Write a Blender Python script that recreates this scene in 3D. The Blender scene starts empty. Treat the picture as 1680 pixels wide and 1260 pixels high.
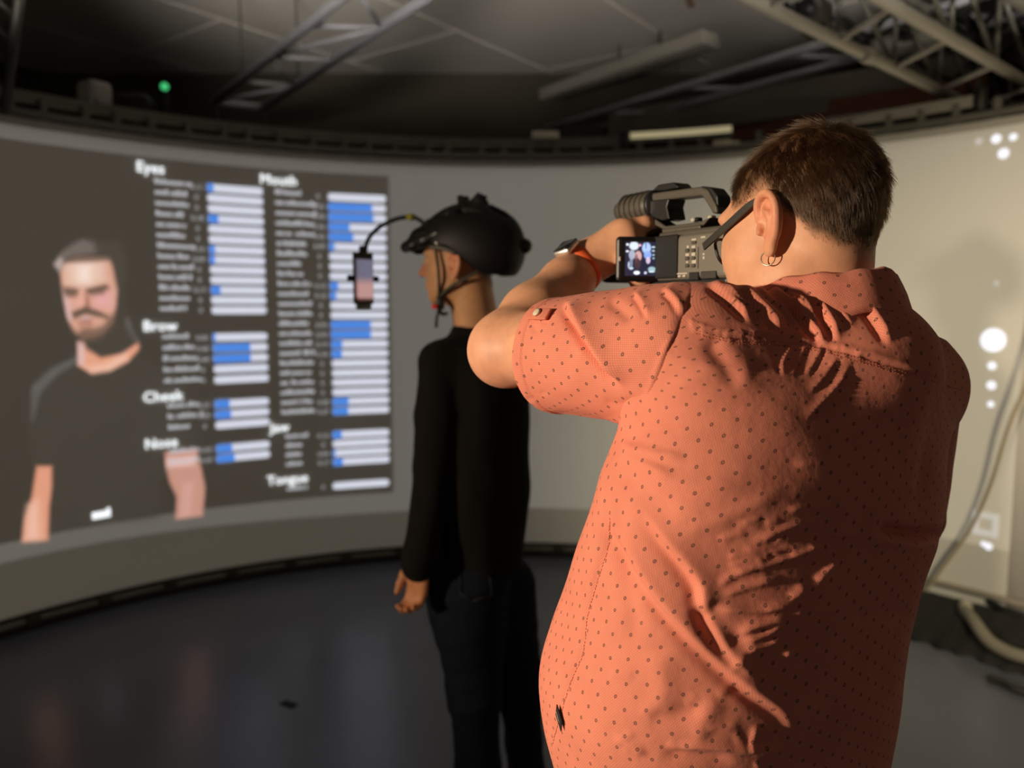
import bpy, bmesh, math, random
import numpy as np
from mathutils import Vector, Matrix

random.seed(7)
rng = np.random.default_rng(7)
scene = bpy.context.scene
COL = scene.collection
PI = math.pi

# ------------------------------------------------------------------ camera, world, lights, exposure
FPX, CAM_H, PITCH = 1270.0, 1.55, math.atan(125 / 1270.0)
cam_d = bpy.data.cameras.new('camera')
cam = bpy.data.objects.new('camera', cam_d)
COL.objects.link(cam)
cam.location = (0, 0, CAM_H)
cam.rotation_euler = (PI / 2 - PITCH, 0, 0)
cam_d.sensor_width = 36.0
cam_d.lens = 36.0 * FPX / 1680.0
cam_d.clip_start = 0.05
cam_d.dof.use_dof = True
cam_d.dof.focus_distance = 0.95
cam_d.dof.aperture_fstop = 2.7
scene.camera = cam

scene.view_settings.view_transform = 'Standard'
scene.view_settings.look = 'None'
scene.view_settings.gamma = 1.0
scene.view_settings.use_curve_mapping = False
scene.view_settings.exposure = 0.0
scene.cycles.use_denoising = True
scene.cycles.max_bounces = 6
scene.cycles.sample_clamp_indirect = 3.0

world = bpy.data.worlds.new('world')
scene.world = world
world.use_nodes = True
world.node_tree.nodes['Background'].inputs[0].default_value = (1.0, 0.88, 0.74, 1)
world.node_tree.nodes['Background'].inputs[1].default_value = 0.09

def spot(name, loc, target, energy, color, size_deg, blend, radius):
    l = bpy.data.lights.new(name, 'SPOT')
    l.energy = energy
    l.color = color
    l.spot_size = math.radians(size_deg)
    l.spot_blend = blend
    l.shadow_soft_size = radius
    o = bpy.data.objects.new(name, l)
    COL.objects.link(o)
    o.location = loc
    o.rotation_euler = (Vector(target) - Vector(loc)).to_track_quat('-Z', 'Y').to_euler()
    return o

# warm stage lamp outside the frame on the left
spot('stage_lamp', (-3.5, -0.45, 1.74), (0.48, 0.72, 1.36), 800, (1.0, 0.80, 0.58), 52, 0.85, 0.09)
# projector hung behind the camera that lights the right part of the curved screen
spot('projector_light', (1.9, -2.4, 2.95), (2.15, 3.8, 1.0), 760, (1.0, 0.84, 0.54), 34, 1.0, 0.06)
# long unseen fill light added above the frame to brighten the ceiling
al = bpy.data.lights.new('ceiling_fill', 'AREA')
al.shape = 'RECTANGLE'
al.size, al.size_y = 4.6, 0.2
al.spread = math.radians(24)
al.energy = 10
al.color = (1.0, 0.92, 0.82)
alo = bpy.data.objects.new('ceiling_fill', al)
COL.objects.link(alo)
alo.location = (0.1, 1.9, 2.52)
alo.rotation_euler = (PI / 2 + math.radians(18), 0, 0)

# ------------------------------------------------------------------ pixel <-> world
CP, SP = math.cos(PITCH), math.sin(PITCH)

def ray(px, py):
    x = (px - 840.0) / FPX
    y = (630.0 - py) / FPX
    return np.array([x, CP + y * SP, -SP + y * CP])

def P(px, py, D):
    r = ray(px, py)
    return np.array([0, 0, CAM_H]) + r * (D / r[1])

def proj(V):
    V = np.asarray(V, float)
    x = V[..., 0]
    y = V[..., 1]
    z = V[..., 2] - CAM_H
    dep = y * CP - z * SP
    up = y * SP + z * CP
    return 840 + FPX * x / dep, 630 - FPX * up / dep, dep

def hit_plane(px, py, p0, n):
    r = ray(px, py)
    o = np.array([0, 0, CAM_H])
    t = np.dot(np.asarray(p0) - o, n) / np.dot(r, n)
    return o + r * t

def S(r, g=None, b=None):
    if g is None:
        r, g, b = r
    f = lambda c: (c / 255.0 / 12.92) if c <= 10 else ((c / 255.0 + 0.055) / 1.055) ** 2.4
    return (f(r), f(g), f(b))

# ------------------------------------------------------------------ materials
def mat(name, color, rough=0.6, metal=0.0, emit=None, estr=1.0, spec=0.5, noise=0.0, nscale=30.0, bump=0.0, bscale=200.0, sheen=0.0):
    m = bpy.data.materials.new(name)
    m.use_nodes = True
    nt = m.node_tree
    b = nt.nodes['Principled BSDF']
    b.inputs['Base Color'].default_value = (*color, 1)
    b.inputs['Roughness'].default_value = rough
    b.inputs['Metallic'].default_value = metal
    b.inputs['Specular IOR Level'].default_value = spec
    if sheen:
        b.inputs['Sheen Weight'].default_value = sheen
    if emit is not None:
        b.inputs['Emission Color'].default_value = (*emit, 1)
        b.inputs['Emission Strength'].default_value = estr
    if noise or bump:
        tc = nt.nodes.new('ShaderNodeTexCoord')
    if noise:
        n = nt.nodes.new('ShaderNodeTexNoise')
        n.inputs['Scale'].default_value = nscale
        n.inputs['Detail'].default_value = 4
        nt.links.new(tc.outputs['Object'], n.inputs['Vector'])
        mx = nt.nodes.new('ShaderNodeMix')
        mx.data_type = 'RGBA'
        mx.inputs['A'].default_value = (*[c * (1 - noise) for c in color], 1)
        mx.inputs['B'].default_value = (*[min(1, c * (1 + noise)) for c in color], 1)
        nt.links.new(n.outputs['Fac'], mx.inputs['Factor'])
        nt.links.new(mx.outputs['Result'], b.inputs['Base Color'])
    if bump:
        n2 = nt.nodes.new('ShaderNodeTexNoise')
        n2.inputs['Scale'].default_value = bscale
        n2.inputs['Detail'].default_value = 3
        nt.links.new(tc.outputs['Object'], n2.inputs['Vector'])
        bp = nt.nodes.new('ShaderNodeBump')
        bp.inputs['Strength'].default_value = bump
        bp.inputs['Distance'].default_value = 0.002
        nt.links.new(n2.outputs['Fac'], bp.inputs['Height'])
        nt.links.new(bp.outputs['Normal'], b.inputs['Normal'])
    return m

def attr_mat(name, attr, emission=True, strength=1.0, rough=0.7, base=None):
    m = bpy.data.materials.new(name)
    m.use_nodes = True
    nt = m.node_tree
    b = nt.nodes['Principled BSDF']
    a = nt.nodes.new('ShaderNodeAttribute')
    a.attribute_name = attr
    b.inputs['Roughness'].default_value = rough
    if emission:
        b.inputs['Base Color'].default_value = (*(base or (0.02, 0.02, 0.02)), 1)
        nt.links.new(a.outputs['Color'], b.inputs['Emission Color'])
        b.inputs['Emission Strength'].default_value = strength
    else:
        nt.links.new(a.outputs['Color'], b.inputs['Base Color'])
    return m

M = {}
M['black'] = mat('black_plastic', (0.012, 0.012, 0.012), 0.45)
M['black_matte'] = mat('black_matte', (0.008, 0.008, 0.008), 0.8)
M['cam_grey'] = mat('camera_grey_plastic', (0.085, 0.075, 0.058), 0.5, noise=0.15, nscale=60)
M['cam_panel'] = mat('camera_panel_grey', (0.17, 0.155, 0.125), 0.5, noise=0.12, nscale=60)
M['cam_light'] = mat('camera_marking', (0.55, 0.5, 0.42), 0.5)
M['silver'] = mat('silver_metal', (0.7, 0.68, 0.64), 0.3, metal=1.0)
M['alu'] = mat('truss_aluminium', (0.42, 0.42, 0.45), 0.45, metal=0.1, noise=0.15, nscale=6)
M['dark_metal'] = mat('dark_metal', (0.05, 0.048, 0.04), 0.5, metal=0.3, noise=0.2, nscale=10)
M['rail'] = mat('rail_metal', (0.17, 0.165, 0.14), 0.5, metal=0.3, noise=0.2, nscale=8)
M['rail_lit'] = mat('rail_lit_metal', (0.75, 0.70, 0.55), 0.45, metal=0.2)  # rail metal made paler, lamp light put into the colour
M['skirt'] = mat('black_skirting', (0.012, 0.012, 0.012), 0.8, noise=0.5, nscale=15)
M['white_plastic'] = mat('white_plastic', (0.42, 0.40, 0.37), 0.5)
M['orange'] = mat('orange_strap', (0.85, 0.13, 0.025), 0.55)
M['red'] = mat('red_plastic', (0.8, 0.03, 0.01), 0.4, emit=(0.5, 0.02, 0.005), estr=0.0)
M['yellow'] = mat('yellow_tape', (0.55, 0.48, 0.03), 0.6)
M['glass_dark'] = mat('dark_glass', (0.01, 0.01, 0.012), 0.08)
M['strap'] = mat('strap_webbing', (0.05, 0.045, 0.03), 0.7)
M['cable'] = mat('black_cable', (0.012, 0.013, 0.010), 0.5)
M['cable_grey'] = mat('grey_cable', (0.16, 0.15, 0.12), 0.5)
M['beige_cable'] = mat('beige_cable', (0.42, 0.36, 0.25), 0.6)
M['led_green'] = mat('green_status_light', (0.01, 0.1, 0.03), 0.4, emit=(0.06, 0.62, 0.2), estr=0.9)

# ------------------------------------------------------------------ object helpers
def root(name, loc, label, cat, group=None):
    o = bpy.data.objects.new(name, None)
    COL.objects.link(o)
    o.location = Vector([float(c) for c in loc])
    o.empty_display_size = 0.05
    o['label'] = label
    o['category'] = cat
    if group:
        o['group'] = group
    return o

def tag(o, label=None, cat=None, group=None, kind=None):
    if label: o['label'] = label
    if cat: o['category'] = cat
    if group: o['group'] = group
    if kind: o['kind'] = kind
    return o

def rloc(o):
    p = Vector((0, 0, 0))
    while o is not None:
        p += o.location
        o = o.parent
    return np.array(p)

def link(name, me, m, parent=None, loc=None):
    o = bpy.data.objects.new(name, me)
    COL.objects.link(o)
    if m is not None and len(me.materials) == 0:
        me.materials.append(m)
    if parent is not None:
        o.parent = parent
    if loc is not None:
        o.location = loc
    return o

def mesh(name, V, F, m, parent=None, smooth=True, offset=None):
    """V in world coordinates; F list/array of polygons"""
    V = np.asarray(V, float).reshape(-1, 3)
    if parent is not None:
        V = V - rloc(parent)
    elif offset is not None:
        V = V - np.asarray(offset)
    me = bpy.data.meshes.new(name)
    if isinstance(F, np.ndarray):
        nq, k = F.shape
        me.vertices.add(len(V))
        me.vertices.foreach_set('co', V.astype(np.float32).ravel())
        me.loops.add(nq * k)
        me.loops.foreach_set('vertex_index', F.astype(np.int32).ravel())
        me.polygons.add(nq)
        me.polygons.foreach_set('loop_start', (np.arange(nq) * k).astype(np.int32))
        me.update(calc_edges=True)
        me.validate()
    else:
        me.from_pydata(V.tolist(), [], F)
        me.update()
    if smooth:
        me.polygons.foreach_set('use_smooth', np.ones(len(me.polygons), bool))
    o = link(name, me, m, parent)
    if parent is None and offset is not None:
        o.location = offset
    return o

class MB:
    """collects several shapes into one mesh"""
    def __init__(s):
        s.V, s.F = [], []
    def add(s, V, F):
        n = len(s.V)
        s.V += [tuple(map(float, v)) for v in V]
        s.F += [tuple(int(i) + n for i in f) for f in F]
        return s
    def box(s, c, size, bev=0.0, R=None, seg=2):
        V, F = rbox(size, bev, seg)
        V = np.array(V)
        if R is not None:
            V = V @ np.asarray(R).T
        return s.add(V + np.asarray(c), F)
    def tube(s, pts, r, n=10, cap=True):
        return s.add(*tube(pts, r, n, cap))
    def build(s, name, m, parent=None, smooth=True, offset=None):
        o = mesh(name, s.V, s.F, m, parent, smooth, offset)
        return o

_rb = {}
def rbox(size, bev=0.0, seg=2):
    key = (tuple(size), bev, seg)
    if key not in _rb:
        bm = bmesh.new()
        bmesh.ops.create_cube(bm, size=1.0)
        for v in bm.verts:
            v.co = Vector((v.co.x * size[0], v.co.y * size[1], v.co.z * size[2]))
        if bev > 0:
            bmesh.ops.bevel(bm, geom=bm.edges[:], offset=bev, segments=seg, profile=0.5, affect='EDGES')
        bm.verts.index_update()
        _rb[key] = ([tuple(v.co) for v in bm.verts], [tuple(v.index for v in f.verts) for f in bm.faces])
        bm.free()
    return _rb[key]

def smooth_pts(pts, n=6):
    """Catmull-Rom"""
    p = [np.asarray(q, float) for q in pts]
    if len(p) < 3:
        return p
    q = [2 * p[0] - p[1]] + p + [2 * p[-1] - p[-2]]
    out = []
    for i in range(1, len(q) - 2):
        for k in range(n):
            t = k / n
            a, b, c, d = q[i - 1], q[i], q[i + 1], q[i + 2]
            out.append(0.5 * (2 * b + (c - a) * t + (2 * a - 5 * b + 4 * c - d) * t * t + (3 * b - a - 3 * c + d) * t ** 3))
    out.append(p[-1])
    return out

def tube(pts, r, n=10, cap=True):
    pts = [np.asarray(p, float) for p in pts]
    rs = r if hasattr(r, '__len__') else [r] * len(pts)
    V, F = [], []
    t0 = pts[1] - pts[0]
    t0 /= np.linalg.norm(t0) + 1e-12
    a = np.array([0, 0, 1.0]) if abs(t0[2]) < 0.9 else np.array([1.0, 0, 0])
    u = np.cross(t0, a)
    u /= np.linalg.norm(u)
    for i, p in enumerate(pts):
        t = pts[min(i + 1, len(pts) - 1)] - pts[max(i - 1, 0)]
        t /= np.linalg.norm(t) + 1e-12
        u = u - t * np.dot(u, t)
        u /= np.linalg.norm(u) + 1e-12
        w = np.cross(t, u)
        for k in range(n):
            ang = 2 * PI * k / n
            V.append(p + rs[i] * (math.cos(ang) * u + math.sin(ang) * w))
    for i in range(len(pts) - 1):
        for k in range(n):
            F.append((i * n + k, i * n + (k + 1) % n, (i + 1) * n + (k + 1) % n, (i + 1) * n + k))
    if cap:
        F.append(tuple(reversed(range(n))))
        F.append(tuple(range((len(pts) - 1) * n, len(pts) * n)))
    return V, F

def bolt(name, pts, r, m, parent=None, n=10):
    V, F = tube(pts, r, n)
    return mesh(name, V, F, m, parent)

def frame(az, pitch=0.0):
    """rows: forward, left, up; az from +Y toward +X (deg), pitch = nose down (deg)"""
    a, p = math.radians(az), math.radians(pitch)
    F0 = np.array([math.sin(a), math.cos(a), 0.0])
    L = np.array([-math.cos(a), math.sin(a), 0.0])
    Z = np.array([0, 0, 1.0])
    return np.array([math.cos(p) * F0 - math.sin(p) * Z, L, math.sin(p) * F0 + math.cos(p) * Z])

# ------------------------------------------------------------------ implicit surfaces (sparse surface nets)
def sstep(a, b, x):
    t = np.clip((x - a) / (b - a), 0, 1)
    return t * t * (3 - 2 * t)

class SDF:
    def __init__(s):
        s.ops = []
    def cap(s, a, b, ra, rb=None, k=0.02, op='u'):
        a, b = np.asarray(a, float), np.asarray(b, float)
        rb = ra if rb is None else rb
        m = max(ra, rb)
        s.ops.append(('c', (a, b, ra, rb), np.minimum(a, b) - m, np.maximum(a, b) + m, k, op))
        return s
    def chain(s, pts, rs, k=0.012, op='u'):
        for i in range(len(pts) - 1):
            s.cap(pts[i], pts[i + 1], rs[i], rs[i + 1], k, op)
        return s
    def ell(s, c, r, R=None, k=0.02, op='u'):
        c, r = np.asarray(c, float), np.asarray(r, float)
        R = np.eye(3) if R is None else np.asarray(R)
        m = r.max()
        s.ops.append(('e', (c, r, R), c - m, c + m, k, op))
        return s
    def fun(s, f, lo, hi, k=0.02, op='u'):
        s.ops.append(('f', f, np.asarray(lo, float), np.asarray(hi, float), k, op))
        return s
    def bounds(s):
        lo = np.min([o[2] for o in s.ops if o[5] == 'u'], 0)
        hi = np.max([o[3] for o in s.ops if o[5] == 'u'], 0)
        return lo, hi
    def __call__(s, p, margin=0.07):
        d = np.full(len(p), 1.0, np.float64)
        plo, phi = p.min(0), p.max(0)
        for kind, a, lo, hi, k, op in s.ops:
            mg = margin
            if np.any(plo > hi + mg) or np.any(phi < lo - mg):
                continue
            msk = np.all((p >= lo - mg) & (p <= hi + mg), axis=1)
            if not msk.any():
                continue
            q = p[msk]
            if kind == 'c':
                A, B, ra, rb = a
                ba = B - A
                h = np.clip((q - A) @ ba / (ba @ ba + 1e-12), 0, 1)
                e = np.linalg.norm(q - A - h[:, None] * ba, axis=1) - (ra + (rb - ra) * h)
            elif kind == 'e':
                c, r, R = a
                l = (q - c) @ R.T
                k0 = np.linalg.norm(l / r, axis=1)
                k1 = np.linalg.norm(l / (r * r), axis=1) + 1e-9
                e = k0 * (k0 - 1) / k1
            else:
                e = a(q)
            dm = d[msk]
            if op == 'u':
                h = np.clip(0.5 + 0.5 * (dm - e) / k, 0, 1)
                dm = dm + (e - dm) * h - k * h * (1 - h)
            elif op == 's':
                h = np.clip(0.5 - 0.5 * (dm + e) / k, 0, 1)
                dm = dm + (-e - dm) * h + k * h * (1 - h)
            else:
                h = np.clip(0.5 - 0.5 * (dm - e) / k, 0, 1)
                dm = dm + (e - dm) * h + k * h * (1 - h)
            d[msk] = dm
        return d

def nets(fn, lo, hi, cell, warps=(), B=8):
    """surface nets on the blocks near the surface; warps: (centre, radius, g0) magnify a region"""
    lo = np.asarray(lo, float) - 3 * cell
    hi = np.asarray(hi, float) + 3 * cell
    def W(q):
        p = q.copy()
        for c, Rr, g0 in warps:
            v = q - c
            r = np.linalg.norm(v, axis=1)
            g = g0 + (1 - g0) * sstep(0, 1, r / Rr)
            msk = r < Rr
            p[msk] = c + v[msk] * g[msk, None]
        return p
    nb = np.ceil((hi - lo) / (cell * B)).astype(int)
    I = np.stack(np.meshgrid(*[np.arange(n) for n in nb], indexing='ij'), -1).reshape(-1, 3)
    cen = lo + (I + 0.5) * cell * B
    dc = np.concatenate([fn(W(c)) for c in np.array_split(cen, max(1, len(cen) // 4000))])
    I = I[np.abs(dc) < 0.87 * B * cell * (1.45 if warps else 1.08)]
    g = np.arange(B + 1)
    off = np.stack(np.meshgrid(g, g, g, indexing='ij'), -1).reshape(-1, 3)
    N = nb * B + 1
    cs = np.stack(np.meshgrid([0, 1], [0, 1], [0, 1], indexing='ij'), -1).reshape(-1, 3)
    edges = [(i, j) for i in range(8) for j in range(i + 1, 8) if np.abs(cs[i] - cs[j]).sum() == 1]
    allV, allK, allQ = [], [], []
    key = lambda ijk: (ijk[..., 0] * (N[1] + 1) + ijk[..., 1]) * (N[2] + 1) + ijk[..., 2]
    for ch in np.array_split(I, max(1, len(I) // 160)):
        if len(ch) == 0:
            continue
        gi = (ch[:, None, :] * B + off[None]).reshape(-1, 3)
        D = fn(W(lo + gi * cell)).reshape(len(ch), B + 1, B + 1, B + 1)
        D[D == 0] = 1e-9
        c8 = np.stack([D[:, a:B + a, b:B + b, c:B + c] for a, b, c in cs], -1)
        neg = (c8 < 0)
        sm = neg.sum(-1)
        act = (sm > 0) & (sm < 8)
        idx = np.argwhere(act)
        v8 = c8[act]
        acc = np.zeros((len(v8), 3))
        cnt = np.zeros(len(v8))
        for i, j in edges:
            a, b = v8[:, i], v8[:, j]
            x = (a < 0) != (b < 0)
            t = a[x] / (a[x] - b[x])
            acc[x] += cs[i] + (cs[j] - cs[i]) * t[:, None]
            cnt[x] += 1
        cellijk = ch[idx[:, 0]] * B + idx[:, 1:]
        allV.append(lo + (cellijk + acc / cnt[:, None]) * cell)
        allK.append(key(cellijk))
        for ax in range(3):
            o1, o2 = [(1, 2), (2, 0), (0, 1)][ax]
            sl = [slice(0, B)] * 3
            sl2 = list(sl)
            sl2[ax] = slice(1, B + 1)
            d0 = D[(slice(None), *sl)]
            d1 = D[(slice(None), *sl2)]
            e = np.argwhere((d0 < 0) != (d1 < 0))
            if len(e) == 0:
                continue
            flip = d0[tuple(e.T)] < 0
            base = ch[e[:, 0]] * B + e[:, 1:]
            u = np.zeros(3, int); u[o1] = 1
            w = np.zeros(3, int); w[o2] = 1
            q = np.stack([key(base), key(base - u), key(base - u - w), key(base - w)], 1)
            q[~flip] = q[~flip][:, ::-1]
            allQ.append(q)
    V = np.concatenate(allV)
    K = np.concatenate(allK)
    Q = np.concatenate(allQ)
    o = np.argsort(K)
    K, V = K[o], V[o]
    pos = np.clip(np.searchsorted(K, Q), 0, len(K) - 1)
    ok = (K[pos] == Q).all(1)
    return W(V), pos[ok]

def vnormals(V, Q):
    n = np.cross(V[Q[:, 2]] - V[Q[:, 0]], V[Q[:, 3]] - V[Q[:, 1]])
    out = np.zeros_like(V)
    for k in range(4):
        np.add.at(out, Q[:, k], n)
    return out / (np.linalg.norm(out, axis=1, keepdims=True) + 1e-12)

def relax(V, Q, it=1, f=0.5):
    for _ in range(it):
        acc = np.zeros_like(V)
        cnt = np.zeros(len(V))
        for k in range(4):
            for j in (1, 3):
                np.add.at(acc, Q[:, k], V[Q[:, (k + j) % 4]])
                np.add.at(cnt, Q[:, k], 1)
        V = V + f * (acc / np.maximum(cnt, 1)[:, None] - V)
    return V

def set_color(o, name, C):
    a = o.data.color_attributes.new(name, 'FLOAT_COLOR', 'POINT')
    C = np.concatenate([C, np.ones((len(C), 1))], 1).astype(np.float32)
    a.data.foreach_set('color', C.ravel())

def set_uv(o, uv):
    me = o.data
    l = me.uv_layers.new(name='UVMap')
    vi = np.empty(len(me.loops), np.int32)
    me.loops.foreach_get('vertex_index', vi)
    l.data.foreach_set('uv', uv[vi].astype(np.float32).ravel())

def vnoise(V, scale, seed):
    """cheap smooth pseudo-noise from sines"""
    r = np.random.default_rng(seed)
    out = np.zeros(len(V))
    for i in range(7):
        k = r.normal(size=3)
        k = k / np.linalg.norm(k) * scale * r.uniform(0.6, 1.6)
        out += np.sin(V @ k + r.uniform(0, 6.28))
    return out / 7 * 1.6
# ================================================================== ROOM
SC, SR = np.array([0.0, 1.75]), 2.98           # axis and radius of the cylindrical screen

def cyl(deg, z, inset=0.0):
    a = np.radians(deg)
    r = SR - inset
    return np.stack([SC[0] + r * np.sin(a), SC[1] + r * np.cos(a), np.broadcast_to(z, np.shape(a)) + 0 * a], -1)

def cyl_of_px(px, py):
    d = ray(px, py)
    a = d[0] ** 2 + d[1] ** 2
    b = -(d[0] * SC[0] + d[1] * SC[1])
    c = SC @ SC - SR * SR
    t = (-b + math.sqrt(b * b - a * c)) / a
    q = d * t
    return math.degrees(math.atan2(q[0] - SC[0], q[1] - SC[1])), CAM_H + q[2]

def structure(name, o):
    o['kind'] = 'structure'
    return o

# floor: dark blue-grey sealed floor with a soft gloss
mfl = mat('floor_vinyl', (0.120, 0.130, 0.160), 0.27, noise=0.18, nscale=2.2, bump=0.05, bscale=60, spec=0.4)
fl = MB().box((0.3, 2.5, -0.05), (10.6, 14.0, 0.1)).build('floor', mfl, smooth=False)
structure('floor', fl)
CEIL = 3.62
mce = mat('ceiling_paint', (0.74, 0.70, 0.64), 0.85, noise=0.08, nscale=1.5)
mcd = mat('ceiling_joint', (0.10, 0.095, 0.085), 0.9)
ce = MB().box((0.3, 2.5, CEIL + 0.09), (10.6, 14.0, 0.1)).build('ceiling', mcd, smooth=False)
structure('ceiling', ce)
# ceiling panels as separate boards with recessed joints, laid along the truss direction
pm = None
rotp = math.radians(-37)
pw, pl = 1.2, 2.4
cr, sr_ = math.cos(rotp), math.sin(rotp)
V0, F0 = rbox((pw - 0.02, pl - 0.02, 0.04), 0.006, 1)
pm = bpy.data.meshes.new('ceiling_panel')
pm.from_pydata(V0, [], F0)
pm.materials.append(mce)
for i in range(-6, 7):
    for j in range(-4, 5):
        cx, cy = i * pw, j * pl + (0.5 * pl if i % 2 else 0)
        x, y = 0.3 + cx * cr - cy * sr_, 4.0 + cx * sr_ + cy * cr
        if not (-4.6 < x < 5.0 and -2.2 < y < 7.7):
            continue
        o = bpy.data.objects.new('ceiling_panel', pm)
        COL.objects.link(o)
        o.parent = ce
        o.location = (x, y, CEIL + 0.02)
        o.rotation_euler = (0, 0, rotp)
mwb = mat('back_wall_paint', (0.060, 0.054, 0.038), 0.85, noise=0.15, nscale=2)
structure('w', MB().box((0.3, 7.15, 1.85), (10.6, 0.1, 3.7)).build('wall_back', mwb, smooth=False))
structure('w', MB().box((-5.05, 4.6, 1.85), (0.1, 5.0, 3.7)).build('wall_left', mwb, smooth=False))
structure('w', MB().box((5.65, 2.5, 1.85), (0.1, 9.2, 3.7)).build('wall_right', mwb, smooth=False))
# dropped beams below the ceiling near the back wall
mbeam = mat('painted_beam', (0.16, 0.14, 0.11), 0.8, noise=0.1, nscale=3)
mwood = mat('red_brown_wood', (0.16, 0.040, 0.012), 0.6, noise=0.3, nscale=5)
mdark = mat('dark_beam', (0.055, 0.056, 0.054), 0.8)
def beam(name, pa, pb, w, h, m):
    a, b = np.array(pa), np.array(pb)
    d = b - a
    L = np.linalg.norm(d)
    ang = math.atan2(d[1], d[0])
    R = np.array([[math.cos(ang), -math.sin(ang), 0], [math.sin(ang), math.cos(ang), 0], [0, 0, 1]])
    return structure(name, MB().box((a + b) / 2, (L, w, h), 0.005, R).build(name, m, smooth=False))

# -------------------------------------------------- the curved projection screen
scr_root = root('projection_screen', (SC[0], SC[1] + SR, 0.1), 'tall grey-white curved projection screen wrapping around the whole back of the room', 'screen')
mscr = mat('screen_fabric', (0.70, 0.68, 0.63), 0.9, spec=0.15)
def cyl_sheet(d0, d1, z0, z1, r0, r1, nd):
    dg = np.linspace(d0, d1, nd)
    V, F = [], []
    for d in dg:
        for (ins, z) in ((r0, z0), (r0, z1), (r1, z1), (r1, z0)):
            V.append(cyl(np.array(d), z, ins))
    for i in range(nd - 1):
        for k in range(4):
            F.append((4 * i + k, 4 * i + (k + 1) % 4, 4 * i + 4 + (k + 1) % 4, 4 * i + 4 + k))
    F.append((0, 3, 2, 1))
    F.append(tuple(4 * (nd - 1) + k for k in (0, 1, 2, 3)))
    return V, F
Z0, Z1 = 0.085, 2.425
V, F = cyl_sheet(-92, 100, Z0, Z1, 0.0, -0.02, 160)
scr = mesh('screen_fabric', V, F, mscr, scr_root, smooth=False)
scr.data.polygons.foreach_set('use_smooth', np.array([len(f) == 4 and abs(i) >= 0 for i, f in enumerate(F)], bool))

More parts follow.
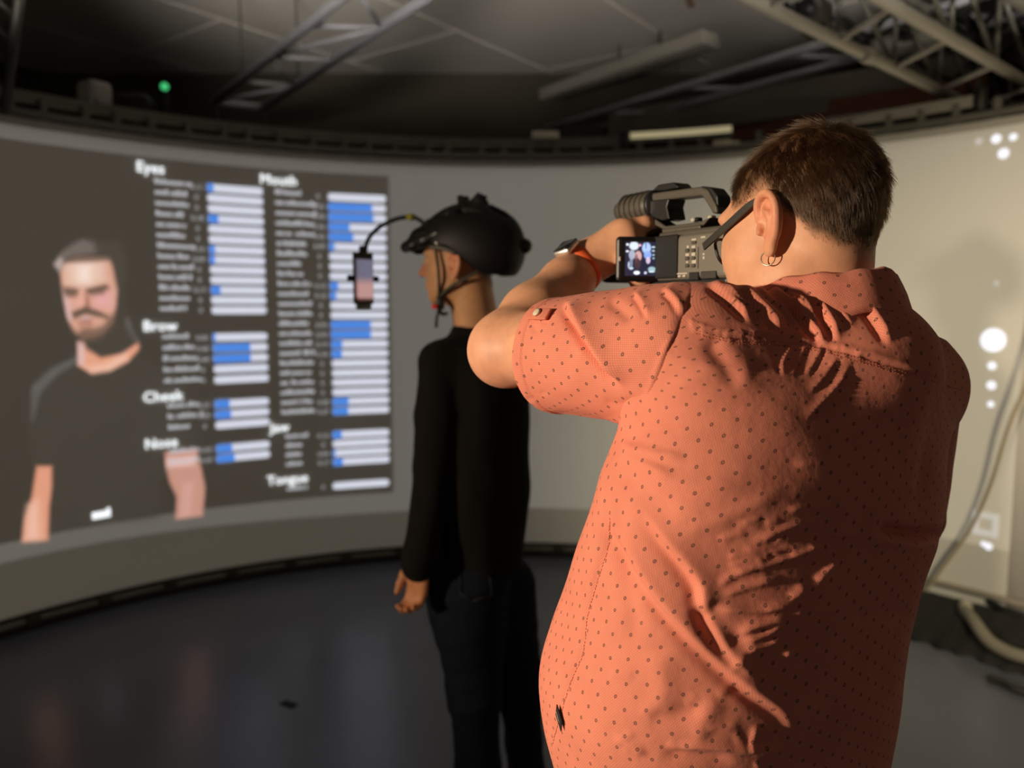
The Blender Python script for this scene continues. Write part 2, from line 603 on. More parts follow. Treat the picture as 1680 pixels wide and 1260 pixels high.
# --- projected picture: thin layer of light on the fabric, colours per vertex
def paint_picture():
    d0, d1, z0, z1 = -62.0, 52.3, 0.09, 2.385
    nd = 760
    dg = np.concatenate([np.linspace(d0, -33, 330, endpoint=False), np.linspace(-33, d1, 170)])
    zg = np.linspace(z0, z1, 330)
    Dg, Zg = np.meshgrid(dg, zg, indexing='ij')
    X = np.radians(Dg) * SR
    Y = Zg
    grey = np.array(S(104, 103, 100)) * 0.62
    Cc = np.ones(Dg.shape + (3,)) * grey
    wr_ = sstep(-16, 42, Dg)[..., None]
    Cc = Cc * (1 - wr_) + Cc * np.array([1.65, 1.5, 1.2]) * wr_
    # soft top / bottom falloff of the blended projectors
    Cc *= (0.75 + 0.25 * sstep(z1, z1 - 0.06, Zg))[..., None]
    bot = 0.31 + (Dg > -14.3) * 0.0 + 0.05 * sstep(-14, -50, Dg) + 0.09 * sstep(20, 48, Dg)
    inpan = sstep(-14.0, -14.3, Dg) * sstep(0.425, 0.435, Zg - 0.02 * sstep(-14, -50, Dg)) * sstep(2.325, 2.315, Zg)
    pan = np.array(S(20, 20, 19))
    Cc = Cc * (1 - inpan[..., None]) + pan * inpan[..., None]
    lit = sstep(bot - 0.004, bot + 0.004, Zg)[..., None]
    Cc = Cc * lit + np.array(S(46, 45, 40)) * (1 - lit)  # glow added to the unprojected lower fabric in place of ambient light
    # ---- the presented figure: bearded man in a dark T-shirt
    def blob(cx, cy, rx, ry, soft, rot=0.0, pw=2.0):
        c, s_ = math.cos(rot), math.sin(rot)
        u = ((X - cx) * c + (Y - cy) * s_) / rx
        v = (-(X - cx) * s_ + (Y - cy) * c) / ry
        r = (np.abs(u) ** pw + np.abs(v) ** pw) ** (1 / pw)
        return sstep(1 + soft, 1 - soft, r)
    def over(a, col, op=1.0):
        nonlocal Cc
        a = (a * op)[..., None]
        Cc = Cc * (1 - a) + np.array(col) * a
    def pxy(px, py):
        d, z = cyl_of_px(px, py)
        return math.radians(d) * SR, z
    def poly(pts, soft):
        q = np.array([pxy(*p) for p in pts])
        inside = np.zeros(X.shape, bool)
        dist = np.full(X.shape, 9.0)
        n = len(q)
        for i in range(n):
            a, b = q[i], q[(i + 1) % n]
            cond = ((a[1] > Y) != (b[1] > Y))
            with np.errstate(divide='ignore', invalid='ignore'):
                xi = a[0] + (Y - a[1]) / (b[1] - a[1] + 1e-12) * (b[0] - a[0])
            inside ^= cond & (X < xi)
            ba = b - a
            h = np.clip(((X - a[0]) * ba[0] + (Y - a[1]) * ba[1]) / (ba @ ba + 1e-12), 0, 1)
            dist = np.minimum(dist, np.hypot(X - a[0] - h * ba[0], Y - a[1] - h * ba[1]))
        sd = np.where(inside, -dist, dist)
        return sstep(soft, -soft, sd)
    shirt = S(33, 33, 31)
    skin = np.array(S(214, 160, 140))
    # torso
    over(poly([(50, 640), (75, 610), (110, 590), (150, 575), (225, 575), (262, 600), (300, 640), (322, 690), (332, 738), (282, 742), (270, 760), (258, 850), (80, 872), (84, 765), (52, 765), (46, 700)], 0.02), shirt, 0.75)
    over(poly([(52, 635), (85, 604), (128, 584), (140, 578), (138, 588), (95, 612), (64, 645), (52, 690)], 0.02), S(84, 85, 86), 0.8)
    # arms
    over(poly([(60, 765), (84, 765), (84, 800), (80, 830), (78, 886), (36, 888), (40, 850), (52, 815), (56, 790)], 0.012), np.array(S(222, 150, 120)), 0.95)
    over(poly([(46, 830), (62, 820), (64, 884), (42, 886)], 0.03), S(236, 190, 170), 0.7)
    over(poly([(270, 742), (322, 736), (330, 770), (336, 800), (332, 846), (288, 852), (290, 815), (278, 790), (272, 765)], 0.012), np.array(S(196, 140, 124)), 0.95)
    over(poly([(272, 752), (318, 748), (318, 764), (273, 768)], 0.01), S(220, 180, 172), 0.8)
    over(poly([(300, 790), (318, 790), (312, 845), (296, 848)], 0.02), S(206, 156, 146), 0.7)
    # neck
    over(poly([(128, 560), (140, 560), (142, 570), (165, 586), (200, 580), (226, 562), (228, 572), (210, 592), (180, 607), (150, 612), (128, 600)], 0.012), np.array(S(222, 152, 122)), 1)
    over(poly([(127, 562), (138, 562), (138, 600), (128, 598)], 0.012), S(214, 182, 180), 0.8)
    over(poly([(140, 602), (175, 596), (205, 578), (210, 590), (180, 608), (150, 612)], 0.02), S(236, 190, 168), 0.7)
    over(poly([(203, 520), (212, 522), (220, 548), (230, 560), (222, 564), (208, 548)], 0.015), S(92, 90, 88), 0.6)
    # head: hair dark volume, face, beard
    over(poly([(98, 425), (120, 395), (150, 388), (190, 400), (206, 430), (208, 500), (196, 550), (180, 568), (145, 570), (120, 545), (104, 500)], 0.03), S(34, 33, 30), 0.9)
    face = poly([(101, 428), (130, 422), (178, 422), (186, 440), (192, 475), (190, 500), (184, 530), (168, 548), (140, 556), (122, 546), (110, 520), (103, 480), (99, 450)], 0.012)
    over(face, np.array(S(208, 152, 130)), 1)
    over(poly([(106, 430), (170, 430), (172, 462), (140, 470), (108, 466)], 0.035) * face, S(228, 196, 176), 0.75)
    over(poly([(128, 436), (148, 436), (146, 462), (130, 462)], 0.04) * face, S(245, 226, 214), 0.8)
    over(poly([(101, 480), (108, 480), (116, 522), (112, 530)], 0.02) * face, S(228, 206, 212), 0.75)
    over(poly([(150, 482), (186, 478), (184, 506), (156, 506)], 0.03) * face, S(222, 160, 158), 0.85)
    over(poly([(108, 485), (126, 485), (126, 512), (112, 512)], 0.03) * face, S(216, 160, 148), 0.7)
    # brows, eyes, nose
    over(poly([(104, 470), (128, 474), (128, 482), (104, 484)], 0.012), S(52, 34, 28), 0.85)
    over(poly([(140, 474), (174, 466), (180, 474), (168, 478), (142, 482)], 0.012), S(52, 36, 28), 0.9)
    over(poly([(108, 481), (126, 481), (126, 487), (109, 488)], 0.014), S(70, 46, 38), 0.8)
    over(poly([(146, 480), (170, 477), (172, 483), (148, 486)], 0.012), S(64, 44, 36), 0.7)
    over(poly([(130, 480), (137, 480), (140, 500), (134, 506), (126, 504)], 0.012), S(226, 164, 146), 0.8)
    over(poly([(139, 482), (146, 490), (147, 504), (140, 506)], 0.012), S(130, 78, 62), 0.8)
    # beard
    over(poly([(116, 512), (140, 502), (162, 510), (178, 518), (178, 524), (160, 520), (140, 516), (120, 524)], 0.012), S(62, 46, 38), 0.92)
    over(poly([(118, 540), (128, 545), (150, 540), (168, 534), (186, 512), (190, 530), (180, 552), (160, 562), (140, 562), (124, 552)], 0.016), S(70, 52, 42), 0.8)
    over(poly([(130, 536), (150, 534), (152, 554), (134, 556)], 0.02), S(110, 76, 62), 0.7)
    over(poly([(132, 520), (148, 518), (148, 524), (132, 526)], 0.01), S(196, 160, 162), 0.9)
    over(poly([(128, 526), (150, 524), (150, 531), (130, 532)], 0.012), S(150, 88, 80), 0.8)
    over(poly([(178, 545), (200, 530), (222, 560), (200, 578), (165, 586), (142, 572), (142, 560), (165, 562)], 0.02), S(36, 35, 32), 0.92)
    # hair
    over(poly([(90, 432), (100, 414), (118, 402), (134, 393), (156, 398), (164, 410), (150, 416), (118, 420), (104, 434), (98, 446)], 0.014), S(104, 92, 90), 0.85)
    over(poly([(88, 434), (98, 422), (104, 426), (98, 446)], 0.012), S(190, 172, 166), 0.75)
    over(poly([(104, 424), (140, 420), (180, 421), (180, 428), (104, 432)], 0.012), S(44, 38, 34), 0.8)
    over(poly([(150, 398), (190, 396), (206, 420), (206, 470), (192, 470), (182, 424), (160, 416)], 0.02), S(42, 40, 36), 0.85)
    V = cyl(Dg.ravel(), Zg.ravel(), 0.004)
    n2 = len(zg)
    i, j = np.meshgrid(np.arange(len(dg) - 1), np.arange(n2 - 1), indexing='ij')
    a = (i * n2 + j).ravel()
    Q = np.stack([a, a + 1, a + n2 + 1, a + n2], 1)
    return V, Q, Cc.reshape(-1, 3)
V, Q, Cc = paint_picture()
pic = mesh('projected_picture', V, Q, attr_mat('projected_light', 'pic', True, 1.0, 0.9, (0.70, 0.68, 0.63)), scr_root)
set_color(pic, 'pic', Cc)

m_bar = mat('projected_white_bar', (0.6, 0.6, 0.6), 0.9, emit=S(216, 220, 236), estr=0.88, spec=0.1)
m_fill = mat('projected_blue_fill', (0.6, 0.6, 0.6), 0.9, emit=S(44, 128, 228), estr=0.95, spec=0.1)
m_head = mat('projected_heading', (0.6, 0.6, 0.6), 0.9, emit=(1.0, 1.05, 1.1), estr=1.1, spec=0.1)
m_lab = mat('projected_label', (0.6, 0.6, 0.6), 0.9, emit=S(190, 192, 200), estr=0.75, spec=0.1)
m_val = mat('projected_value', (0.6, 0.6, 0.6), 0.9, emit=S(170, 172, 176), estr=0.7, spec=0.1)

def on_screen(V2, F, name, m, parent, inset, thick=0.0015):
    """V2: (deg, z) outline points; gives the flat shape a real thickness"""
    V2 = np.asarray(V2, float)
    n = len(V2)
    A = cyl(V2[:, 0], V2[:, 1], inset + thick)
    Bk = cyl(V2[:, 0], V2[:, 1], inset)
    Fs = [tuple(f) for f in F] + [tuple(n + i for i in reversed(f)) for f in F]
    cnt = {}
    for f in F:
        for a, b in zip(f, list(f[1:]) + [f[0]]):
            cnt[(a, b)] = 1
    for (a, b) in list(cnt):
        if (b, a) not in cnt:
            Fs.append((b, a, n + a, n + b))
    return mesh(name, np.concatenate([A, Bk]), Fs, m, parent, smooth=False)

def strip(d0, d1, zc, h, nd=5, rnd=0.0):
    V, F = [], []
    ds = np.linspace(d0, d1, nd)
    if rnd:
        e = math.degrees(h / 2 / SR)
        ds = np.concatenate([[d0, d0 + e * 0.3, d0 + e], np.linspace(d0 + e, d1 - e, nd)[1:-1], [d1 - e, d1 - e * 0.3, d1]])
    for k, d in enumerate(ds):
        hh = h
        if rnd and (k == 0 or k == len(ds) - 1):
            hh = h * 0.45
        elif rnd and (k == 1 or k == len(ds) - 2):
            hh = h * 0.85
        V += [(d, zc - hh / 2), (d, zc + hh / 2)]
    for i in range(len(ds) - 1):
        F.append((2 * i, 2 * i + 2, 2 * i + 3, 2 * i + 1))
    return V, F

def text_flat(txt, size):
    cu = bpy.data.curves.new('txt', 'FONT')
    cu.body = txt
    cu.size = size
    cu.resolution_u = 2
    ob = bpy.data.objects.new('txt', cu)
    COL.objects.link(ob)
    dg = bpy.context.evaluated_depsgraph_get()
    me = bpy.data.meshes.new_from_object(ob.evaluated_get(dg))
    V = [tuple(v.co) for v in me.vertices]
    F = [tuple(p.vertices) for p in me.polygons]
    bpy.data.objects.remove(ob)
    bpy.data.curves.remove(cu)
    bpy.data.meshes.remove(me)
    return V, F

def text_on_screen(txt, size, deg, z, name, m, parent, bold=0.0):
    V, F = text_flat(txt, size)
    k = math.degrees(1 / SR)
    V2 = [(deg + v[0] * k, z + v[1]) for v in V]
    return on_screen(V2, F, name, m, parent, 0.009)

def label_marks(deg, z, width_deg, seed):
    """unreadable small grey print: a run of little letter strokes"""
    r = random.Random(seed)
    V, F = [], []
    d = deg
    h = 0.026
    while d < deg + width_deg:
        w = r.uniform(0.16, 0.30)
        hh = h * r.choice([0.65, 0.65, 0.7, 1.0])
        zb = z - h / 2
        if r.random() < 0.12 and d > deg + 0.5:
            d += 0.14
            continue
        n = len(V)
        V += [(d, zb), (d + w, zb), (d + w, zb + hh), (d, zb + hh)]
        F.append((n, n + 1, n + 2, n + 3))
        d += w + 0.07
    return V, F

def slider_group(d0, d1, dlab, zs, fills, widths, seed):
    for i, (z, f, w) in enumerate(zip(zs, fills, widths)):
        V, F = strip(d0, d1, z, 0.040, 8, 1)
        b = on_screen(V, F, 'slider_bar', m_bar, scr_root, 0.006)
        if f > 0:
            V, F = strip(d0 + 0.02, d0 + (d1 - d0) * f, z, 0.041, 5)
            on_screen(V, F, 'slider_fill', m_fill, b, 0.0085)
        V, F = label_marks(dlab, z + 0.012, w, seed + i)
        on_screen(V, F, 'slider_label', m_lab, scr_root, 0.006)['kind'] = 'stuff'
        t = '0' if f == 0 else ('%.2f' % f)
        V, F = text_flat(t, 0.036)
        k = math.degrees(1 / SR)
        wid = max(v[0] for v in V) * k
        V2 = [(d0 - 0.35 - 0.75 - wid / 2 + v[0] * k, z - 0.013 + v[1]) for v in V]
        on_screen(V2, F, 'slider_value', m_val, scr_root, 0.006)

zpx = lambda px, py: cyl_of_px(px, py)[1]
W1 = 0.01676
slider_group(-33.35, -27.75, -38.39, [2.192 - 0.0546 * i for i in range(13)],
             [.11, 0, 0, .18, 0, 0, .10, .09, 0, 0, .17, 0, 0],
             [w * W1 for w in (205, 175, 180, 165, 155, 155, 210, 180, 195, 185, 180, 165, 160)], 100)
slider_group(-33.35, -27.75, -38.3, [1.389 - 0.0585 * i for i in range(5)], [.05, .68, .68, 0, 0],
             [w * W1 * 1.06 for w in (145, 165, 175, 190, 200)], 200)
zc0 = zpx(390, 661)
slider_group(-33.4, -27.8, -38.1, [zc0 - 0.0585 * i for i in range(3)], [.27, .29, 0], [w * W1 * 1.06 for w in (170, 185, 115)], 300)
slider_group(-33.4, -27.85, -38.1, [zpx(390, 733), zpx(390, 733) - 0.056], [.29, .33], [w * W1 * 1.06 for w in (155, 160)], 400)
slider_group(-20.8, -14.45, -26.45, [2.185 - 0.0565 * i for i in range(23)],
             [0, .76, .78, .36, .42, .09, 0, 0, 0, .14, .10, 0, 0, .70, .70, .19, .18, 0, 0, 0, 0, .28, .27],
             [w * W1 * 1.12 for w in (145, 230, 240, 215, 220, 160, 165, 135, 140, 175, 175, 190, 190, 172, 178, 180, 195, 180, 180, 178, 182, 182, 195)], 500)
zj = zpx(592, 711)
slider_group(-20.9, -14.5, -26.1, [zj - 0.0545 * i for i in range(4)], [.16, 0, .04, .17], [2.3, 1.6, 1.7, 1.7], 600)
slider_group(-21.0, -14.6, -26.1, [0.493], [0], [2.0], 700)
for t, px, py in (('Eyes', 223, 281), ('Brow', 234, 543), ('Cheek', 234, 660), ('Nose', 237, 737), ('Mouth', 426, 301), ('Jaw', 443, 709), ('Tongue', 438, 796)):
    d, z = cyl_of_px(px, py)
    text_on_screen(t, 0.076, d, z, 'heading_text', m_head, scr_root)
V, F = [], []
for k_, (w_, h_) in enumerate(((0.36, 0.034), (0.36, 0.034), (0.36, 0.034), (0.30, 0.046))):
    d_ = -45.55 + 0.44 * k_
    z_ = zpx(166, 843) - 0.02
    V += [(d_, z_), (d_ + w_, z_), (d_ + w_, z_ + h_), (d_, z_ + h_)]
    F.append((4 * k_, 4 * k_ + 1, 4 * k_ + 2, 4 * k_ + 3))
on_screen(V, F, 'caption_text', m_head, scr_root, 0.006)['kind'] = 'stuff'
# projected dots and icons on the right side
def disc(px, py, rpx, inner=0.0):
    d, z = cyl_of_px(px, py)
    D = cyl(np.array(d), z)[1]
    r = rpx * D / FPX
    V, F = [], []
    n = 28
    k = math.degrees(1 / SR)
    for i in range(n):
        a = 2 * PI * i / n
        V.append((d + r * k * math.cos(a), z + r * math.sin(a)))
    if inner:
        for i in range(n):
            a = 2 * PI * i / n
            V.append((d + inner * r * k * math.cos(a), z + inner * r * math.sin(a)))
        F = [(i, (i + 1) % n, n + (i + 1) % n, n + i) for i in range(n)]
    else:
        F = [tuple(range(n))]
    return V, F
m_dot = mat('projected_dot', (0.6, 0.6, 0.6), 0.9, emit=(0.86, 0.90, 1.02), estr=0.95, spec=0.1)
m_dot2 = mat('projected_faint_dot', (0.6, 0.6, 0.6), 0.9, emit=(0.55, 0.54, 0.52), estr=0.6, spec=0.1)
for px, py, r, m in ((1606, 232, 5, m_dot2), (1635, 228, 7, m_dot), (1663, 225, 5.5, m_dot), (1647, 252, 8, m_dot), (1635, 465, 3.5, m_dot2),
                     (1630, 558, 19, m_dot), (1628, 600, 6.5, m_dot), (1627, 632, 7, m_dot), (1626, 663, 5, m_dot), (1622, 896, 6, m_dot), (1614, 892, 4, m_dot)):
    V, F = disc(px, py, r)
    on_screen(V, F, 'projected_dot', m, scr_root, 0.006)
# square outline icon
d, z = cyl_of_px(1617, 860)
o_, i_ = 0.056, 0.030
k = math.degrees(1 / SR)
V = [(d - o_ * k, z - o_), (d + o_ * k, z - o_), (d + o_ * k, z + o_), (d - o_ * k, z + o_), (d - i_ * k, z - i_), (d + i_ * k, z - i_), (d + i_ * k, z + i_), (d - i_ * k, z + i_)]
on_screen(V, [(0, 1, 5, 4), (1, 2, 6, 5), (2, 3, 7, 6), (3, 0, 4, 7)], 'projected_square', m_dot2, scr_root, 0.006)

# -------------------------------------------------- rail along the top of the screen and plinth below it
tr = root('screen_top_rail', (0, SC[1] + SR, 2.43), 'dark metal rail with short posts running along the top edge of the curved screen', 'rail')
m = MB()
dgs = np.linspace(-75, 75, 110)
for (z, ins, r) in ((2.452, 0.0, 0.020), ):
    m.tube([cyl(np.array(d), z, ins) for d in dgs], r, 8)
m.build('lower_tube', M['rail'], tr)
V, F = cyl_sheet(-75, 12.0, 2.50, 2.56, -0.03, -0.07, 90)
mesh('upper_band', V, F, M['rail'], tr, smooth=False)
V, F = cyl_sheet(-80, 80, 2.42, 2.505, -0.075, -0.085, 120)
mesh('dark_backing', V, F, M['black_matte'], tr, smooth=False)
V0, F0 = rbox((0.035, 0.05, 0.11), 0.006, 1)
pmesh = bpy.data.meshes.new('rail_post')
pmesh.from_pydata(V0, [], F0)
pmesh.materials.append(M['rail'])
for i, d in enumerate(np.arange(-72, 74, 3.1)):
    p = cyl(np.array(d + random.uniform(-0.5, 0.5)), 2.475, -0.03)
    o = bpy.data.objects.new('rail_post', pmesh)
    COL.objects.link(o)
    o.parent = tr
    o.location = Vector(p) - tr.location
    o.rotation_euler = (0, 0, -math.radians(d))
sl2 = root('glow_band', cyl(np.array(19.0), 2.5, -0.03), 'short strip of screen top rail given a warm glow, above the camcorder', 'lamp')  # no lamp: a rail stretch whose added glow stands in for light on it
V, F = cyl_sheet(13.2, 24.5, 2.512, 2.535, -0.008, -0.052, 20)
mesh('housing', V, F, M['rail'], sl2, smooth=False)  # plain ledge under the glowing strip
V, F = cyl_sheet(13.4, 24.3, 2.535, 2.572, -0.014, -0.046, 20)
mesh('glow_strip', V, F, mat('glow_strip', (0.5, 0.5, 0.4), 0.5, emit=(0.40, 0.34, 0.19), estr=0.75), sl2, smooth=False)
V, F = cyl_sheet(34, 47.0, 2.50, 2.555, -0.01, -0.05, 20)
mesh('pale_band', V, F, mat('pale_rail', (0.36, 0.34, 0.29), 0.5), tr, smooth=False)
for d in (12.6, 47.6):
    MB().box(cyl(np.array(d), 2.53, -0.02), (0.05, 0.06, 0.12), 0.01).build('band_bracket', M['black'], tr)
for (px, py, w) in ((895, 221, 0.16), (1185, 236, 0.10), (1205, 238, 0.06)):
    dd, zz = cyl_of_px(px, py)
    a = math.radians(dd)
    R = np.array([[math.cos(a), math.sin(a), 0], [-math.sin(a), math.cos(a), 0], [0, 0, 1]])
    MB().box(cyl(np.array(dd), zz, -0.01), (w, 0.05, 0.04), 0.008, R).build('lit_rail_piece', M['rail_lit'], tr)  # rail pieces whose pale colour stands in for lamp light on them

br = root('screen_plinth', (0, SC[1] + SR, 0.0), 'low dark plinth with a tube rail under the bottom edge of the curved screen', 'plinth')
V, F = cyl_sheet(-80, 80, 0.0, 0.085, -0.10, -0.12, 120)
mesh('dark_backing', V, F, M['skirt'], br, smooth=False)
m = MB()
m.tube([cyl(np.array(d), 0.045, -0.01) for d in np.linspace(-75, 75, 120)], 0.022, 8)
m.build('base_tube', M['rail'], br)
V, F = cyl_sheet(-78, 78, 0.0, 0.022, 0.015, -0.03, 120)
mesh('floor_strip', V, F, M['skirt'], br, smooth=False)
bmesh_clamp = bpy.data.meshes.new('tube_clamp')
V0, F0 = rbox((0.07, 0.055, 0.06), 0.012, 2)
bmesh_clamp.from_pydata(V0, [], F0)
bmesh_clamp.materials.append(M['dark_metal'])
for d in np.arange(-70, 72, 6.3):
    p = cyl(np.array(d), 0.045, -0.01)
    o = bpy.data.objects.new('tube_clamp', bmesh_clamp)
    COL.objects.link(o)
    o.parent = br
    o.location = Vector(p) - br.location
    o.rotation_euler = (0, 0, -math.radians(d))

# -------------------------------------------------- things along the top of the screen on the left
p = P(157, 195, 4.35)
sp = root('wall_speaker', p, 'small pale grey loudspeaker standing on the screen top rail at the left', 'speaker')
c = P(156, 168, 4.35)
R = frame(30)[[1, 0, 2]].T
m = MB().box(c, (0.15, 0.13, 0.215), 0.03, R, 3)
m.build('cabinet', M['white_plastic'], sp)
fd = -frame(-28)[0]
a = c + np.array([0.02, -0.066, -0.035])
b_ = bolt('driver', [a, a + np.array([0.0, -0.012, 0])], [0.045, 0.04], mat('speaker_cone', (0.16, 0.155, 0.14), 0.7), sp, 20)
a = c + np.array([0.02, -0.066, 0.055])
bolt('tweeter', [a, a + np.array([0.0, -0.008, 0])], [0.022, 0.018], mat('speaker_dome', (0.22, 0.21, 0.2), 0.6), sp, 16)
tag(MB().tube([P(157, 190, 4.35), P(157, 206, 4.42)], 0.03, 10).build('foot', M['dark_metal'], sp))

p = P(270, 190, 4.6)
sl = root('status_light', p, 'small black post with a glowing green light on the top rail', 'signal light')
m = MB().tube([P(270, 200, 4.6), P(270, 152, 4.6)], [0.03, 0.022], 12)
m.build('post', M['black_matte'], sl)
lp = P(270, 142, 4.6)
s_ = SDF().ell(lp, (0.022, 0.022, 0.022))
V, Q = nets(s_, *s_.bounds(), 0.006)
mesh('light', V, Q, M['led_green'], sl)
mp = root('media_box', P(222, 190, 4.5), 'flat black electronics box with a pale top on the rail beside the loudspeaker', 'electronics')
MB().box(P(222, 176, 4.5), (0.20, 0.12, 0.09), 0.012).build('case', M['black'], mp)
MB().box(P(220, 160, 4.5), (0.15, 0.10, 0.025), 0.008).build('lid', mat('pale_lid', (0.09, 0.085, 0.07), 0.6), mp)
wl = root('small_rail_light', P(20, 170, 3.75), 'tiny pale glowing lamp at the far left of the screen top', 'lamp')
MB().box(P(19, 175, 3.8), (0.06, 0.05, 0.05), 0.01).build('housing', M['dark_metal'], wl)
lp = P(17, 166, 3.76)
s_ = SDF().ell(lp, (0.014, 0.014, 0.014))
V, Q = nets(s_, *s_.bounds(), 0.004)
mesh('bulb', V, Q, mat('pale_bulb', (0.3, 0.3, 0.2), 0.4, emit=(0.35, 0.37, 0.22), estr=0.8), wl)

# -------------------------------------------------- trusses
def ladder(name, A0, A1, B0, B1, nb, rch, rbr, label, m, extra=None, zig=True):
    A0, A1, B0, B1 = map(np.array, (A0, A1, B0, B1))
    t = root(name, (A0 + B0) / 2, label, 'truss')
    for a, b in ((A0, A1), (B0, B1)):
        bolt('chord', [a, (a + b) / 2, b], rch, m, t, 12)
    for i in range(nb):
        u0, u1 = i / nb, (i + 1) / nb
        a, b = A0 + (A1 - A0) * u0, B0 + (B1 - B0) * u0
        a2, b2 = A0 + (A1 - A0) * u1, B0 + (B1 - B0) * u1
        if zig:
            bolt('brace', [a, (a + b + 0.0) / 2, b], rbr, m, t, 8)
            bolt('brace', [a, (a + b2) / 2, b2], rbr, m, t, 8) if i % 2 == 0 else bolt('brace', [b, (b + a2) / 2, a2], rbr, m, t, 8)
        else:
            bolt('brace', [a, (a + b) / 2, b], rbr, m, t, 8)
    return t
def Pz(px, py, z):
    r = ray(px, py)
    t = (z - CAM_H) / r[2]
    return np.array([0, 0, CAM_H]) + r * t
ZT = 3.05
a0, a1 = Pz(352, 166, ZT), Pz(556, 0, ZT)
b0, b1 = Pz(432, 176, ZT), Pz(694, 0, ZT)
ext = lambda a, b, t: a + (b - a) * t
lt = ladder('ladder_truss', a0, ext(a0, a1, 1.9), b0, ext(b0, b1, 1.9), 7, 0.028, 0.013,
            'silver ladder truss hanging below the ceiling, descending towards the screen on the left', M['alu'])
e0 = bolt('end_plate', [a0, (a0 + b0) / 2, b0], 0.024, M['alu'], lt, 12)
for q, qq in ((a0, 0.0), (b0, 0.0)):
    bolt('hanger', [q, q + np.array([0.0, 0.1, -0.28])], 0.016, M['dark_metal'], lt, 8)
for q in (ext(a0, a1, 0.3), ext(b0, b1, 0.3), ext(a0, a1, 1.3), ext(b0, b1, 1.3)):
    bolt('hanger', [q, np.array([q[0], q[1], CEIL])], 0.006, M['dark_metal'], lt, 6)

ZT2 = 3.15
a0, a1 = Pz(880, 216, ZT2), Pz(1310, 84, ZT2)
b0, b1 = Pz(960, 216, ZT2), Pz(1432, 88, ZT2)
lt2 = ladder('ladder_truss', a0, ext(a0, a1, 1.6), b0, ext(b0, b1, 1.6), 5, 0.026, 0.016,
             'dull silver ladder truss of two long tubes behind the head of the person filming', M['alu'], zig=False)
for q in (ext(a0, a1, 0.4), ext(b0, b1, 0.4), ext(a0, a1, 1.4), ext(b0, b1, 1.4)):
    bolt('hanger', [q, np.array([q[0], q[1], CEIL])], 0.006, M['dark_metal'], lt2, 6)

# box fixture under the ceiling (long pale housing)
fa, fb = Pz(835, 186, 3.40), Pz(1166, 72, 3.40)
d = fb - fa
L = np.linalg.norm(d)
ang = math.atan2(d[1], d[0])
R = np.array([[math.cos(ang), -math.sin(ang), 0], [math.sin(ang), math.cos(ang), 0], [0, 0, 1]])
fx = root('strip_light', (fa + fb) / 2, 'long pale unlit strip light housing fixed under the ceiling', 'ceiling light')
MB().box((fa + fb) / 2 + np.array([0, 0, 0.04]), (L, 0.17, 0.10), 0.012, R).build('housing', mat('fixture_housing', (0.42, 0.40, 0.34), 0.6), fx)
MB().box((fa + fb) / 2 + np.array([0.06, 0.1, 0.05]) , (L * 0.98, 0.16, 0.05), 0.012, R).build('reflector', mat('fixture_reflector', (0.22, 0.21, 0.18), 0.6), fx)
MB().tube([ext(fa, fb, 0.25) + [0, 0, .05], ext(fa, fb, 0.25) * [1, 1, 0] + [0, 0, CEIL]], 0.01, 8).tube([ext(fa, fb, 0.8) + [0, 0, .05], ext(fa, fb, 0.8) * [1, 1, 0] + [0, 0, CEIL]], 0.01, 8).build('stem', M['dark_metal'], fx)

# dropped beams at the far right, under the ceiling
q0, q1 = Pz(1000, 232, 3.2), Pz(1560, 118, 3.2)
beam('trim_1', q0 + [0, 0.2, 0.1], q1 + [0, 0.2, 0.1], 0.14, 0.14, mdark)
q0, q1 = Pz(1010, 222, 2.95), Pz(1640, 128, 2.95)
beam('trim_2', q0 + [0, 0.3, 0.12], q1 + [0, 0.3, 0.12], 0.1, 0.26, mbeam)
q0, q1 = Pz(1130, 226, 2.86), Pz(1680, 140, 2.86)
beam('trim_3', q0 + [0, 0.35, 0.03], q1 + [0, 0.35, 0.03], 0.1, 0.26, mwood)

# box truss at the top right
ZL, ZU = 2.62, 2.95
A0, A1 = Pz(1655, 204, ZL), Pz(1235, 0, ZL)
B0, B1 = Pz(1790, 196, ZL), Pz(1448, 0, ZL)
bt = root('box_truss', (A0 + B0) / 2, 'square grey box truss crossing the top right corner of the room', 'truss')
up = np.array([0, 0, ZU - ZL])
A1, B1 = ext(A0, A1, 1.35), ext(B0, B1, 1.35)
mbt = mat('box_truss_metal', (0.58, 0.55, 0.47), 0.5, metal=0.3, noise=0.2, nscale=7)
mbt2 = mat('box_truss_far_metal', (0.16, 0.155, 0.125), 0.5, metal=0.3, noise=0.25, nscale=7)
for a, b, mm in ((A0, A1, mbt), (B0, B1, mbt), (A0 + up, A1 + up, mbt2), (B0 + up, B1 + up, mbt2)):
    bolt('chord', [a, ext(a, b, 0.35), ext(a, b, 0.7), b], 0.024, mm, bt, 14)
nbr = 7
for i in range(nbr):
    u0, u1 = i / nbr, (i + 1) / nbr
    a, a2, b, b2 = ext(A0, A1, u0), ext(A0, A1, u1), ext(B0, B1, u0), ext(B0, B1, u1)
    bolt('brace', [a, (a + b2) / 2, b2], 0.012, mbt, bt, 8)
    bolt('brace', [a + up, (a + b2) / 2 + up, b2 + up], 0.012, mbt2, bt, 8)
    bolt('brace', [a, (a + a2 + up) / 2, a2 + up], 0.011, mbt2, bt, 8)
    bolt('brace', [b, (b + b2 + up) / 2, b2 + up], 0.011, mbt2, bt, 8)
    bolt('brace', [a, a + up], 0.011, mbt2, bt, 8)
    bolt('brace', [b, b + up], 0.011, mbt2, bt, 8)
